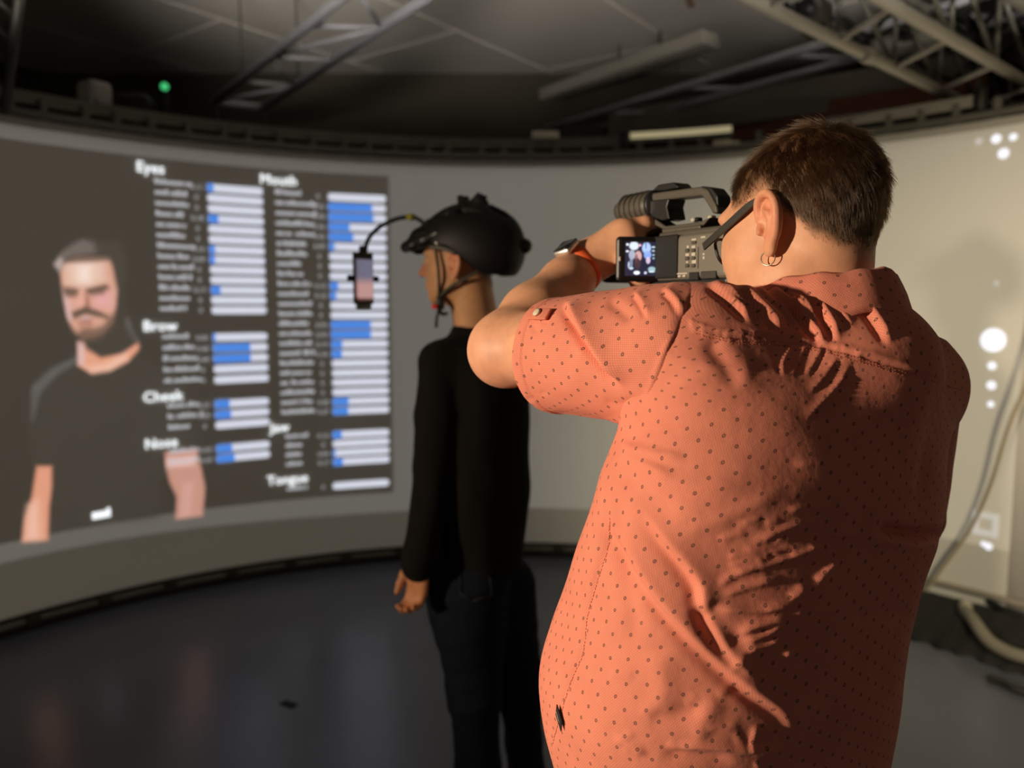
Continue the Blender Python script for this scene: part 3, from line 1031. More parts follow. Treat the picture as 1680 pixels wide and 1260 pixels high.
# sleeve couplers on the lower chord
for u in (0.5, ):
    a = ext(A0, A1, u)
    dv = (A1 - A0) / np.linalg.norm(A1 - A0)
    bolt('coupler', [a - dv * 0.05, a, a + dv * 0.05], [0.03, 0.034, 0.03], mbt, bt, 12)
bolt('corner_tube', smooth_pts([A0, ext(A0, A1, -0.04) + [0.02, 0.0, -0.03], A0 + [0.10, -0.02, -0.14], A0 + [0.13, -0.03, -0.4]], 5), 0.02, mbt, bt, 10)
# second box truss further right
C0, C1 = Pz(1990, 190, ZL + 0.1), Pz(1665, 0, ZL + 0.1)
bt2 = root('box_truss', (C0 + C1) / 2, 'dark second truss tube at the extreme top right corner', 'truss')
C1 = ext(C0, C1, 1.3)
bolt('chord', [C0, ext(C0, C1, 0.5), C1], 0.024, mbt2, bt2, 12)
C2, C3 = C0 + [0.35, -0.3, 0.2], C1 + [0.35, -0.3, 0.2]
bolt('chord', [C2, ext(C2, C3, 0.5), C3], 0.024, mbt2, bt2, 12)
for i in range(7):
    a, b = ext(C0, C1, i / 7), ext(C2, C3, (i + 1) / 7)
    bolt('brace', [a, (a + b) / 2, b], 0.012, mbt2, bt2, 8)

# things stored on the box truss: cables, duct, lamp bodies
def cable(name, pts, r, m, label, cat='cable', group=None):
    pts = [np.asarray(p) for p in pts]
    V, F = tube(smooth_pts(pts, 8), r, 8)
    o = mesh(name, V, F, m, None, True, offset=pts[0])
    tag(o, label, cat, group)
    return o
zc = 2.75
specs = [([(1290, 8), (1330, 60), (1370, 30), (1410, 70)], 2.80), ([(1380, 30), (1430, 62), (1480, 44), (1520, 90)], 2.82),
         ([(1420, 70), (1470, 20), (1530, 60), (1560, 30)], 2.86), ([(1500, 100), (1560, 130), (1600, 100), (1650, 150)], 2.80),
         ([(1560, 10), (1600, 50), (1640, 20), (1690, 60)], 2.90), ([(1540, 70), (1580, 20), (1630, 90), (1680, 60)], 2.92),
         ([(1440, 100), (1490, 120), (1540, 150), (1600, 160)], 2.78)]
names = ['black cable looped along the inside of the box truss nearest its left end', 'black cable sagging across the middle of the box truss',
         'black cable rising between the upper chords of the box truss', 'black cable drooping near the right end of the box truss',
         'dark cable at the top edge right of the box truss', 'dark cable looping in the extreme top right corner', 'dark cable lying low beside the lower truss chord']
for k, (pp, z) in enumerate(specs):
    cable('cable', [Pz(x, y, z + 0.03 * (i % 2)) for i, (x, y) in enumerate(pp)], 0.012, M['cable'], names[k], 'cable', 'cables on the box truss')
pj = root('projector', Pz(1490, 62, 2.98), 'rounded pale grey projector body sitting inside the box truss', 'projector')
c = Pz(1490, 66, 2.84)
R = frame(40)[[1, 0, 2]].T
MB().box(c, (0.30, 0.22, 0.10), 0.035, R, 4).build('body', mat('projector_shell', (0.22, 0.21, 0.18), 0.5), pj)
ax = frame(-150)[0]
bolt('lens', [c + ax * 0.08, c + ax * 0.135], [0.04, 0.038], M['black'], pj, 16)
pj2 = root('truss_lamp', Pz(1345, 30, 2.95), 'dark squat lamp body on the left part of the box truss', 'stage light')
c = Pz(1330, 22, 2.86)
MB().box(c, (0.16, 0.14, 0.09), 0.02, R, 3).build('body', M['dark_metal'], pj2)
bolt('lens', [c + ax * 0.05, c + ax * 0.09], [0.04, 0.042], M['black'], pj2, 16)
hk = cable('hook', [Pz(1128, -20, 3.3), Pz(1132, 2, 3.25), Pz(1134, 8, 3.24)], 0.02, mat('rust_hook', (0.10, 0.05, 0.03), 0.6), 'small rusty ceiling hook at the top edge of the view', 'hook')

# far left edge: dark truss post rising at the left of the frame
ltp = root('truss_post', P(12, 200, 3.7), 'dark grey truss post at the extreme left above the screen', 'truss')
pa = [P(8, 180, 3.62), P(34, -10, 3.3)]
bolt('chord', [pa[0], (pa[0] + pa[1]) / 2, pa[1]], 0.022, M['dark_metal'], ltp, 10)
pb = [P(-40, 185, 3.62), P(-14, -10, 3.3)]
bolt('chord', [pb[0], (pb[0] + pb[1]) / 2, pb[1]], 0.022, M['dark_metal'], ltp, 10)
for i in range(5):
    u = i / 5
    bolt('brace', [ext(*pa, u), ext(*pb, u + 0.2)], 0.010, M['dark_metal'], ltp, 8)

# -------------------------------------------------- right-hand floor edge: pipe bundle, hose, black drape, cable on the screen
d1, _ = cyl_of_px(1600, 800)
cable('cable', [cyl(np.array(dg_), z, ins) for dg_, z, ins in ((45.4, 0.10, 0.05), (47.0, 0.26, 0.05), (49.2, 0.48, 0.05), (50.8, 0.72, 0.06), (52.2, 1.02, 0.08), (54, 1.3, 0.1), (57, 1.9, 0.12), (58, 2.4, 0.06))],
      0.009, M['beige_cable'], 'thin beige cable hanging in a curve in front of the right screen', 'cable')
dr = root('floor_drape', P(1640, 1090, 3.6), 'black cloth drape bunched along the floor under the right screen', 'drape')
dgs = np.linspace(40, 66, 60)
V, F = [], []
prof = [(0.02, 0.11), (0.10, 0.13), (0.20, 0.10), (0.30, 0.055), (0.38, 0.018), (0.42, 0.0)]
for i, d in enumerate(dgs):
    for j, (ins, z) in enumerate(prof):
        w = 0.015 * math.sin(i * 1.3 + j) + 0.01 * math.sin(i * 0.6)
        V.append(cyl(np.array(d), max(0.0, z + (w * 0.6 if 0 < j < 5 else 0)), ins + w * (j / 5)))
n = len(prof)
for i in range(len(dgs) - 1):
    for j in range(n - 1):
        F.append((i * n + j, (i + 1) * n + j, (i + 1) * n + j + 1, i * n + j + 1))
dro = mesh('cloth', V, F, M['skirt'], dr)
sd = dro.modifiers.new('solid', 'SOLIDIFY')
sd.thickness = 0.004
hz = cable('hose', [P(1582, 1000, 3.55), P(1600, 1022, 3.42), P(1624, 1052, 3.3), P(1660, 1072, 3.2), P(1700, 1082, 3.12)], 0.028, mat('grey_hose', (0.24, 0.225, 0.17), 0.5),
           'thick grey hose lying over the black drape at the lower right', 'hose')
cable('tube_rail', [cyl(np.array(d), 0.17, 0.02) for d in np.linspace(42, 60, 8)], 0.016, mat('pale_tube', (0.34, 0.31, 0.25), 0.5),
      'pale tube running along the bottom edge of the right screen', 'pipe')
k1 = SDF().ell(P(1584, 996, 3.56), (0.03, 0.03, 0.03))
V, Q = nets(k1, *k1.bounds(), 0.006)
tag(mesh('pipe_joint', V, Q, mat('pipe_joint', (0.5, 0.47, 0.36), 0.4), None, True, P(1584, 996, 3.56)), 'round pale pipe joint at the end of the grey hose', 'pipe joint')
for k, (pp, lab) in enumerate((([(1505, 985, 3.95), (1530, 1004, 3.88), (1560, 1012, 3.8), (1600, 1040, 3.7), (1640, 1070, 3.55), (1690, 1110, 3.4)], 'black floor cable running along the drape edge'),
                         ([(1620, 1130, 3.1), (1645, 1140, 3.05), (1665, 1132, 3.0), (1700, 1150, 2.95)], 'short black cable end lying on the floor at the lower right'))):
    cable('floor_cable', [np.array([*P(x, y, D)[:2], 0.13 if k == 0 else 0.014]) for x, y, D in pp], 0.016, M['cable'], lab, 'cable')
# small dark scuff-like item on the floor at the left
fm = root('floor_marker', Pz(474, 1155, 0.0), 'small flat dark patch of tape on the floor in front of the screen', 'tape')
MB().box(Pz(474, 1155, 0.002), (0.07, 0.035, 0.003), 0.001, frame(60)).build('tape_strip', M['black_matte'], fm)
# ================================================================== MATERIALS FOR PEOPLE
def skin_mat(name, strength=1.0):
    m = bpy.data.materials.new(name)
    m.use_nodes = True
    nt = m.node_tree
    b = nt.nodes['Principled BSDF']
    a = nt.nodes.new('ShaderNodeAttribute')
    a.attribute_name = 'tint'
    tc = nt.nodes.new('ShaderNodeTexCoord')
    n = nt.nodes.new('ShaderNodeTexNoise')
    n.inputs['Scale'].default_value = 45
    n.inputs['Detail'].default_value = 5
    nt.links.new(tc.outputs['Object'], n.inputs['Vector'])
    mr = nt.nodes.new('ShaderNodeMapRange')
    mr.inputs['From Min'].default_value = 0.3
    mr.inputs['From Max'].default_value = 0.7
    mr.inputs['To Min'].default_value = 0.90
    mr.inputs['To Max'].default_value = 1.08
    nt.links.new(n.outputs['Fac'], mr.inputs['Value'])
    mx = nt.nodes.new('ShaderNodeVectorMath')
    mx.operation = 'SCALE'
    nt.links.new(a.outputs['Color'], mx.inputs[0])
    nt.links.new(mr.outputs['Result'], mx.inputs['Scale'])
    nt.links.new(mx.outputs['Vector'], b.inputs['Base Color'])
    b.inputs['Roughness'].default_value = 0.5
    b.inputs['Specular IOR Level'].default_value = 0.35
    b.inputs['Subsurface Weight'].default_value = 0.12
    b.inputs['Subsurface Radius'].default_value = (0.010, 0.004, 0.002)
    b.inputs['Subsurface Scale'].default_value = 0.6
    n2 = nt.nodes.new('ShaderNodeTexNoise')
    n2.inputs['Scale'].default_value = 700
    n2.inputs['Detail'].default_value = 2
    nt.links.new(tc.outputs['Object'], n2.inputs['Vector'])
    bp = nt.nodes.new('ShaderNodeBump')
    bp.inputs['Strength'].default_value = 0.25
    bp.inputs['Distance'].default_value = 0.0006
    nt.links.new(n2.outputs['Fac'], bp.inputs['Height'])
    nt.links.new(bp.outputs['Normal'], b.inputs['Normal'])
    return m
M['skin'] = skin_mat('skin')

def salmon_mat():
    m = bpy.data.materials.new('salmon_dotted_cotton')
    m.use_nodes = True
    nt = m.node_tree
    N, Lk = nt.nodes, nt.links
    b = N['Principled BSDF']
    b.inputs['Roughness'].default_value = 0.85
    b.inputs['Specular IOR Level'].default_value = 0.2
    b.inputs['Sheen Weight'].default_value = 0.05
    uv = N.new('ShaderNodeUVMap')
    uv.uv_map = 'UVMap'
    SP_ = 0.0190
    mp = N.new('ShaderNodeMapping')
    mp.inputs['Rotation'].default_value = (0, 0, math.radians(33))
    mp.inputs['Scale'].default_value = (1 / SP_, 1 / SP_, 1)
    Lk.new(uv.outputs['UV'], mp.inputs['Vector'])
    fr = N.new('ShaderNodeVectorMath'); fr.operation = 'FRACTION'
    Lk.new(mp.outputs['Vector'], fr.inputs[0])
    sb = N.new('ShaderNodeVectorMath'); sb.operation = 'SUBTRACT'
    sb.inputs[1].default_value = (0.5, 0.5, 0)
    Lk.new(fr.outputs['Vector'], sb.inputs[0])
    # slightly irregular ring centres are not needed: the print is regular
    ln = N.new('ShaderNodeVectorMath'); ln.operation = 'LENGTH'
    ml = N.new('ShaderNodeVectorMath'); ml.operation = 'MULTIPLY'
    ml.inputs[1].default_value = (1, 1, 0)
    Lk.new(sb.outputs['Vector'], ml.inputs[0])
    Lk.new(ml.outputs['Vector'], ln.inputs[0])
    ramp = N.new('ShaderNodeValToRGB')
    Lk.new(ln.outputs['Value'], ramp.inputs['Fac'])
    els = ramp.color_ramp.elements
    els[0].position = 0.040; els[0].color = (0.25, 0.25, 0.25, 1)
    els[1].position = 0.062; els[1].color = (1, 1, 1, 1)
    e = els.new(0.095); e.color = (1, 1, 1, 1)
    e = els.new(0.120); e.color = (0, 0, 0, 1)
    # weave
    wv = N.new('ShaderNodeMapping')
    wv.inputs['Rotation'].default_value = (0, 0, math.radians(8))
    wv.inputs['Scale'].default_value = (2600, 1900, 1)
    Lk.new(uv.outputs['UV'], wv.inputs['Vector'])
    ck = N.new('ShaderNodeTexChecker')
    ck.inputs['Scale'].default_value = 0.25
    ck.inputs['Color1'].default_value = (1, 1, 1, 1)
    ck.inputs['Color2'].default_value = (0.80, 0.74, 0.72, 1)
    Lk.new(wv.outputs['Vector'], ck.inputs['Vector'])
    nz = N.new('ShaderNodeTexNoise')
    nz.inputs['Scale'].default_value = 18
    nz.inputs['Detail'].default_value = 6
    Lk.new(uv.outputs['UV'], nz.inputs['Vector'])
    mr = N.new('ShaderNodeMapRange')
    mr.inputs['To Min'].default_value = 0.86
    mr.inputs['To Max'].default_value = 1.12
    Lk.new(nz.outputs['Fac'], mr.inputs['Value'])
    base = N.new('ShaderNodeMix'); base.data_type = 'RGBA'; base.blend_type = 'MULTIPLY'
    base.inputs['Factor'].default_value = 1
    base.inputs['A'].default_value = (0.83, 0.285, 0.190, 1)
    Lk.new(ck.outputs['Color'], base.inputs['B'])
    sc = N.new('ShaderNodeVectorMath'); sc.operation = 'SCALE'
    Lk.new(base.outputs['Result'], sc.inputs[0])
    Lk.new(mr.outputs['Result'], sc.inputs['Scale'])
    mix = N.new('ShaderNodeMix'); mix.data_type = 'RGBA'
    Lk.new(ramp.outputs['Color'], mix.inputs['Factor'])
    Lk.new(sc.outputs['Vector'], mix.inputs['A'])
    mix.inputs['B'].default_value = (0.13, 0.060, 0.048, 1)
    Lk.new(mix.outputs['Result'], b.inputs['Base Color'])
    # fine crumple + weave relief
    tc = N.new('ShaderNodeTexCoord')
    n2 = N.new('ShaderNodeTexNoise')
    n2.inputs['Scale'].default_value = 55
    n2.inputs['Detail'].default_value = 5
    Lk.new(tc.outputs['Object'], n2.inputs['Vector'])
    ad = N.new('ShaderNodeMath'); ad.operation = 'MULTIPLY_ADD'
    Lk.new(ck.outputs['Fac'], ad.inputs[0])
    ad.inputs[1].default_value = -0.06
    Lk.new(n2.outputs['Fac'], ad.inputs[2])
    bp = N.new('ShaderNodeBump')
    bp.inputs['Strength'].default_value = 0.5
    bp.inputs['Distance'].default_value = 0.0022
    Lk.new(ad.outputs['Value'], bp.inputs['Height'])
    Lk.new(bp.outputs['Normal'], b.inputs['Normal'])
    return m
M['salmon'] = salmon_mat()
M['seam'] = mat('salmon_stitching', (0.50, 0.15, 0.09), 0.85)
M['hair_brown'] = mat('brown_hair', (0.040, 0.022, 0.009), 0.42, spec=0.5)

SKIN = np.array([0.70, 0.355, 0.205])

# ================================================================== CAMERA OPERATOR IN THE SALMON SHIRT
man = root('person', (0.36, 1.06, 0.0), 'person in a salmon dotted short-sleeved shirt seen from behind, raising a camcorder to the face', 'person')
FB = frame(-32)              # torso frame: forward, left, up
FH = frame(-27, 20)          # head frame
HC = P(1310, 337, 1.0)       # centre of the skull
def H(f, l, u):
    return HC + f * FH[0] + l * FH[1] + u * FH[2]

# ---------------- torso outline solver (widths follow the shirt)
TZ = np.array([0.84, 0.94, 1.02, 1.09, 1.16, 1.23, 1.30, 1.37, 1.43, 1.49])
TB = np.array([0.165, 0.17, 0.18, 0.185, 0.18, 0.17, 0.16, 0.15, 0.135, 0.105])
TFO = np.array([0.05, 0.05, 0.05, 0.045, 0.035, 0.02, 0.01, 0.0, 0.0, 0.0])
TC0 = np.array([0.405, 1.01])
L_Y = [520, 600, 660, 720, 745, 830, 900, 980, 1050, 1100, 1150, 1200, 1260, 1420]
L_X = [1110, 1060, 1030, 1006, 990, 967, 946, 920, 896, 877, 881, 892, 912, 935]
R_Y = [520, 560, 600, 640, 680, 740, 800, 850, 885, 905, 950, 1000, 1080, 1180, 1260, 1420]
R_X = [1496, 1535, 1562, 1578, 1586, 1584, 1570, 1550, 1534, 1532, 1512, 1500, 1490, 1478, 1462, 1450]
NEXP = 2.35
ang = np.linspace(0, 2 * PI, 96, endpoint=False)
ex = np.sign(np.cos(ang)) * np.abs(np.cos(ang)) ** (2 / NEXP)
ey = np.sign(np.sin(ang)) * np.abs(np.sin(ang)) ** (2 / NEXP)
def solve_rings(TZ, TB, TFO, C0, Fw, Rt, LY, LX, RY, RX):
    out_s, out_a = [], []
    for z, b, fo in zip(TZ, TB, TFO):
        s, a = 0.0, 0.22
        for _ in range(25):
            c = C0 + fo * Fw[:2] + s * Rt[:2]
            pts = np.stack([c[0] + a * ex * Rt[0] + b * ey * Fw[0], c[1] + a * ex * Rt[1] + b * ey * Fw[1], np.full(len(ex), z)], -1)
            px, py, dep = proj(pts)
            i, j = px.argmin(), px.argmax()
            el = np.interp(py[i], LY, LX) - px[i]
            er = np.interp(py[j], RY, RX) - px[j]
            k = dep.mean() / FPX
            s += 0.5 * (el + er) * k * 0.7
            a += 0.5 * (er - el) * k * 0.6
            a = float(np.clip(a, 0.08, 0.34))
        out_s.append(s)
        out_a.append(a)
    return np.array(out_s), np.array(out_a)
RTv = -FB[1]
TS, TA = solve_rings(TZ, TB, TFO, TC0, FB[0], RTv, L_Y, L_X, R_Y, R_X)
print('rings', np.round(TS, 3), np.round(TA, 3))
TZf = np.linspace(TZ[0], TZ[-1], 60)
def cubic(x, xp, fp):
    # smooth interpolation: linear then box filtered
    xx = np.linspace(xp[0], xp[-1], 400)
    yy = np.interp(xx, xp, fp)
    kk = np.ones(41) / 41
    yp = np.concatenate([np.full(20, yy[0]) - (yy[20:0:-1] - yy[0]), yy, np.full(20, yy[-1]) - (yy[-2:-22:-1] - yy[-1])])
    return np.interp(x, xx, np.convolve(yp, kk, 'valid'))
def torso_fun(shrink, zlo, zhi, prm, n=NEXP, twist=0.0):
    TZ, TB, TFO, TS, TA, C0, Fw, Rt = prm
    def f(p):
        z = np.clip(p[:, 2], TZ[0], TZ[-1])
        a = cubic(z, TZ, TA) - shrink
        b = cubic(z, TZ, TB) - shrink
        fo = cubic(z, TZ, TFO)
        s = cubic(z, TZ, TS)
        dx = p[:, 0] - C0[0] - fo * Fw[0] - s * Rt[0]
        dy = p[:, 1] - C0[1] - fo * Fw[1] - s * Rt[1]
        x = dx * Rt[0] + dy * Rt[1]
        y = dx * Fw[0] + dy * Fw[1]
        y = y - twist * np.maximum(x - 0.01, 0) * sstep(1.24, 1.42, p[:, 2])
        k0 = (np.abs(x / a) ** n + np.abs(y / b) ** n) ** (1 / n)
        k1 = np.sqrt((x / (a * a)) ** 2 + (y / (b * b)) ** 2) + 1e-9
        d = k0 * (k0 - 1) / np.maximum(k1, 1e-6)
        d = np.where(k0 < 0.3, -np.minimum(a, b) * 0.7, d)
        dz = np.maximum(zlo - p[:, 2], p[:, 2] - zhi)
        return np.maximum(d, dz)
    return f
PRM = (TZ, TB, TFO, TS, TA, TC0, FB[0], RTv)
def torso_xy(p):
    z = np.clip(p[:, 2], TZ[0], TZ[-1])
    fo, s = cubic(z, TZ, TFO), cubic(z, TZ, TS)
    dx = p[:, 0] - TC0[0] - fo * FB[0][0] - s * RTv[0]
    dy = p[:, 1] - TC0[1] - fo * FB[0][1] - s * RTv[1]
    return dx * RTv[0] + dy * RTv[1], dx * FB[0][0] + dy * FB[0][1]

NB = np.array([0.390, 0.985, 1.50])                 # neck base
NT = H(-0.022, 0, -0.06)
SL = P(1112, 585, 0.915)                            # left shoulder joint
SRr = P(1486, 630, 1.11)
EL = P(836, 570, 1.13)                              # left elbow
WL = P(958, 434, 1.30)                              # left wrist
ER = np.array([0.585, 1.26, 1.20])
print('SL', SL, 'EL', EL, 'WL', WL, 'SR', SRr, 'NT', NT, 'lens', np.linalg.norm(EL - SL), np.linalg.norm(WL - EL))

# ---------------- camcorder frame (needed for the hands)
FC = frame(-30)
OC = P(1193, 458, 1.10) - 0.04 * FC[1]
def CC(f, l, u):
    return OC + f * FC[0] + l * FC[1] + u * FC[2]

# ---------------- body
body = SDF()
body.fun(torso_fun(0.026, 0.88, 1.46, PRM, twist=0.14), (0.05, 0.7, 0.88), (0.75, 1.4, 1.46), 0.02)
body.cap(NB + [0, 0, -0.03], SL, 0.07, 0.055, 0.04)
body.cap(NB + [0, 0, -0.03], SRr, 0.07, 0.055, 0.04)
# neck and head
body.cap(NT, NB + [-0.004, 0, 0.0], 0.059, 0.064, 0.02)
body.ell(H(-0.010, 0, 0.008), (0.097, 0.076, 0.078), FH, 0.015)
body.ell(H(-0.035, 0, -0.005), (0.070, 0.070, 0.076), FH, 0.02)
body.ell(H(0.032, 0, -0.03), (0.066, 0.069, 0.082), FH, 0.02)
body.ell(H(0.028, 0, -0.078), (0.066, 0.066, 0.048), FH, 0.025)
for s_ in (1, -1):
    body.ell(H(0.050, 0.044 * s_, -0.048), (0.043, 0.036, 0.052), FH, 0.02)     # cheeks
    body.ell(H(0.030, 0.042 * s_, -0.095), (0.056, 0.034, 0.036), FH, 0.02)      # jowl
    body.ell(H(0.052, 0.036 * s_, -0.088), (0.038, 0.032, 0.034), FH, 0.02)
body.ell(H(0.078, 0, -0.105), (0.022, 0.026, 0.020), FH, 0.02)                   # chin
body.ell(H(0.03, 0, -0.115), (0.05, 0.05, 0.03), FH, 0.03)                       # soft throat
body.ell(H(0.082, 0, 0.018), (0.020, 0.055, 0.014), FH, 0.02)                    # brow
body.chain([H(0.094, 0, 0.004), H(0.108, 0, -0.018), H(0.120, 0, -0.036)], [0.008, 0.010, 0.014], 0.012)
for s_ in (1, -1):
    body.ell(H(0.106, 0.013 * s_, -0.040), (0.012, 0.009, 0.009), FH, 0.008)
    body.ell(H(0.100, 0.032 * s_, -0.004), (0.018, 0.019, 0.013), FH, 0.012, 's')  # sockets
    body.ell(H(0.082, 0.031 * s_, -0.004), (0.014, 0.015, 0.012), FH, 0.003)
body.ell(H(0.098, 0, -0.068), (0.012, 0.026, 0.006), FH, 0.006)
body.ell(H(0.096, 0, -0.078), (0.012, 0.023, 0.007), FH, 0.006)
body.ell(H(0.110, 0, -0.0725), (0.012, 0.022, 0.0015), FH, 0.003, 's')
# ears: tilted back, flaring out
def ear(sd, side, HF, Hx, c0=(-0.016, 0.0775, -0.037), tilt=16, flare=28, sc=1.0):
    t, fl_ = math.radians(tilt), math.radians(flare)
    f, l, u = HF[0], HF[1] * side, HF[2]
    up = math.cos(t) * u - math.sin(t) * f
    bk = -(math.cos(t) * f + math.sin(t) * u)               # towards the back of the ear
    bk2 = math.cos(fl_) * bk + math.sin(fl_) * l            # the rim stands off the skull
    out = math.cos(fl_) * l - math.sin(fl_) * bk
    R = np.array([bk2, out, up])
    c = Hx(c0[0], c0[1] * side, c0[2])
    E_ = lambda b, o, h: c + sc * (b * bk2 + o * out + h * up)
    sd.ell(E_(0.006, 0.0, 0.004), np.array((0.019, 0.0065, 0.031)) * sc, R, 0.006)
    rim = [E_(-0.016, 0.002, 0.006), E_(-0.013, 0.006, 0.024), E_(-0.002, 0.008, 0.0345), E_(0.012, 0.008, 0.033), E_(0.0215, 0.007, 0.020),
           E_(0.0225, 0.006, 0.004), E_(0.0165, 0.004, -0.014), E_(0.007, 0.003, -0.026)]
    rim = smooth_pts(rim, 3)
    sd.chain(rim, list(np.linspace(0.0042, 0.0040, len(rim)) * sc), 0.004)
    sd.ell(E_(0.002, 0.001, -0.029), np.array((0.0105, 0.006, 0.0115)) * sc, R, 0.006)     # lobe
    anti = smooth_pts([E_(0.000, 0.006, 0.018), E_(0.010, 0.007, 0.010), E_(0.011, 0.006, -0.004), E_(0.004, 0.005, -0.016)], 3)
    sd.chain(anti, [0.0034 * sc] * len(anti), 0.004)
    sd.ell(E_(-0.003, 0.008, -0.002), np.array((0.0085, 0.0075, 0.0125)) * sc, R, 0.003, 's')   # concha
    sd.ell(E_(0.009, 0.0085, 0.021), np.array((0.008, 0.004, 0.006)) * sc, R, 0.003, 's')      # scaphoid groove
    sd.chain([E_(-0.013, 0.003, -0.003), E_(-0.010, 0.006, -0.009)], [0.0048 * sc, 0.0045 * sc], 0.004)   # tragus
    return E_
earL = ear(body, 1, FH, H, flare=9)
ear(body, -1, FH, H, flare=9)
# left arm
body.cap(SL, EL, 0.064, 0.051, 0.03)
d_el = (EL - SL) / np.linalg.norm(EL - SL)
d_fa = (WL - EL) / np.linalg.norm(WL - EL)
body.ell(EL - 0.012 * d_fa + 0.006 * d_el, (0.050, 0.050, 0.050), None, 0.02)
MID = EL + (WL - EL) * 0.32
body.chain([EL, MID, EL + (WL - EL) * 0.75, WL], [0.048, 0.052, 0.040, 0.033], 0.02)
# left hand over the lens barrel
LA = CC(0.235, 0.0, 0.044)                         # point on the lens axis
def LZ(t, phi, r):
    a = math.radians(phi)
    return LA + t * FC[0] + r * (math.cos(a) * FC[1] + math.sin(a) * FC[2])
palm_c = LZ(-0.012, 20, 0.056)
for j in range(4):
    t = -0.036 + 0.0195 * j
    k0 = LZ(t, 66 - 3 * j, 0.057)
    body.cap(WL + (palm_c - WL) * 0.25 + 0.006 * (j - 1.5) * FC[0], k0, 0.024, 0.0125, 0.014)
    ph = [66, 92, 116, 138] if j < 3 else [62, 86, 106, 124]
    body.chain([LZ(t, ph[0] - 3 * j, 0.057), LZ(t, ph[1], 0.0575), LZ(t * 0.95, ph[2], 0.0535), LZ(t * 0.9, ph[3], 0.049)], [0.0118, 0.0105, 0.0095, 0.0080], 0.005)
body.ell(palm_c + 0.004 * FC[1], (0.040, 0.020, 0.040), np.array([FC[0], FC[1], FC[2]]), 0.02)
body.cap(WL, palm_c, 0.034, 0.030, 0.02)
body.chain([LZ(-0.045, -10, 0.062), LZ(-0.05, -42, 0.060), LZ(-0.040, -72, 0.056), LZ(-0.025, -98, 0.053)], [0.019, 0.0155, 0.0125, 0.010], 0.012)
# right arm and hand on the grip side
HR = CC(0.105, -0.070, 0.035)
WR = HR + np.array([0.075, -0.035, -0.075])
body.cap(SRr, ER, 0.066, 0.052, 0.03)
body.chain([ER, ER + (WR - ER) * 0.35, WR], [0.050, 0.050, 0.032], 0.02)
body.cap(WR, HR, 0.032, 0.026, 0.02)
for j in range(4):
    b0 = CC(0.075 + 0.019 * j, -0.066, 0.060)
    body.chain([HR, b0, CC(0.078 + 0.019 * j, -0.048, 0.079), CC(0.08 + 0.019 * j, -0.022, 0.080)], [0.018, 0.0105, 0.0095, 0.0085], 0.008)
body.chain([HR, CC(0.06, -0.070, 0.02), CC(0.022, -0.062, 0.03), CC(-0.004, -0.05, 0.034)], [0.02, 0.015, 0.012, 0.010], 0.01)
# legs
HIPL, HIPR = np.array([0.22, 1.02, 0.90]), np.array([0.42, 1.14, 0.90])
KNL, KNR = np.array([0.19, 1.05, 0.50]), np.array([0.47, 1.19, 0.50])
ANL, ANR = np.array([0.185, 1.02, 0.10]), np.array([0.50, 1.18, 0.10])
for a, b_, c in ((HIPL, KNL, ANL), (HIPR, KNR, ANR)):
    body.chain([a, b_, b_ + (c - b_) * 0.35, c], [0.095, 0.06, 0.058, 0.040], 0.02)
    body.chain([c, c + FB[0] * 0.10 - [0, 0, 0.055], c + FB[0] * 0.15 - [0, 0, 0.062]], [0.035, 0.032, 0.026], 0.02)
earc = earL(0.004, 0.002, 0.0)
blo, bhi = body.bounds()
V, Q = nets(body, blo, bhi, 0.0042, warps=[(earc, 0.115, 0.36), (LZ(-0.01, 60, 0.05), 0.10, 0.5)])
print('man body', len(V))
o_body = mesh('body', V, Q, M['skin'], man)
# skin tint
tint = np.tile(SKIN, (len(V), 1))
lv = (V - HC) @ FH.T
def hairline(f):
    return np.interp(f, [-0.2, -0.108, -0.090, -0.070, -0.048, -0.034, -0.024, 0.014, 0.030, 0.046, 0.062, 0.078, 0.10],
                     [-0.125, -0.112, -0.104, -0.092, -0.056, -0.018, 0.002, 0.006, 0.000, 0.016, 0.046, 0.060, 0.068])
head_r = np.linalg.norm(lv / np.array([0.11, 0.09, 0.12]), axis=1) < 1.35
above = lv[:, 2] - hairline(lv[:, 0])
near_ear = np.linalg.norm(V - earc, axis=1) < 0.042
sc_ = sstep(-0.010, 0.022, above + 0.004 * vnoise(V, 260, 3)) * head_r * ~(near_ear & (lv[:, 1] > 0.078))
tint = tint * (1 - sc_[:, None]) + np.array([0.10, 0.055, 0.028]) * sc_[:, None]
red = sstep(0.045, 0.02, np.linalg.norm(V - earL(0.008, 0.006, 0.006), axis=1))[:, None] * (lv[:, 1] > 0.08)[:, None]
tint = tint * (1 - 0.5 * red) + np.array([0.66, 0.22, 0.135]) * 0.5 * red
elb = sstep(0.09, 0.02, np.linalg.norm(V - (EL - 0.04 * d_fa), axis=1))[:, None]
tint = tint * (1 - 0.25 * elb) + np.array([0.72, 0.30, 0.22]) * 0.25 * elb
lips = ((np.abs(lv[:, 1]) < 0.026) & (lv[:, 0] > 0.09) & (lv[:, 2] < -0.062) & (lv[:, 2] > -0.085))[:, None]
tint = np.where(lips, np.array([0.55, 0.2, 0.16]), tint)
set_color(o_body, 'tint', tint)
BODY_V, BODY_Q, BODY_lv, BODY_ab = V, Q, lv, above * head_r - 10 * (~head_r) - 10 * (near_ear & (lv[:, 1] > 0.074))
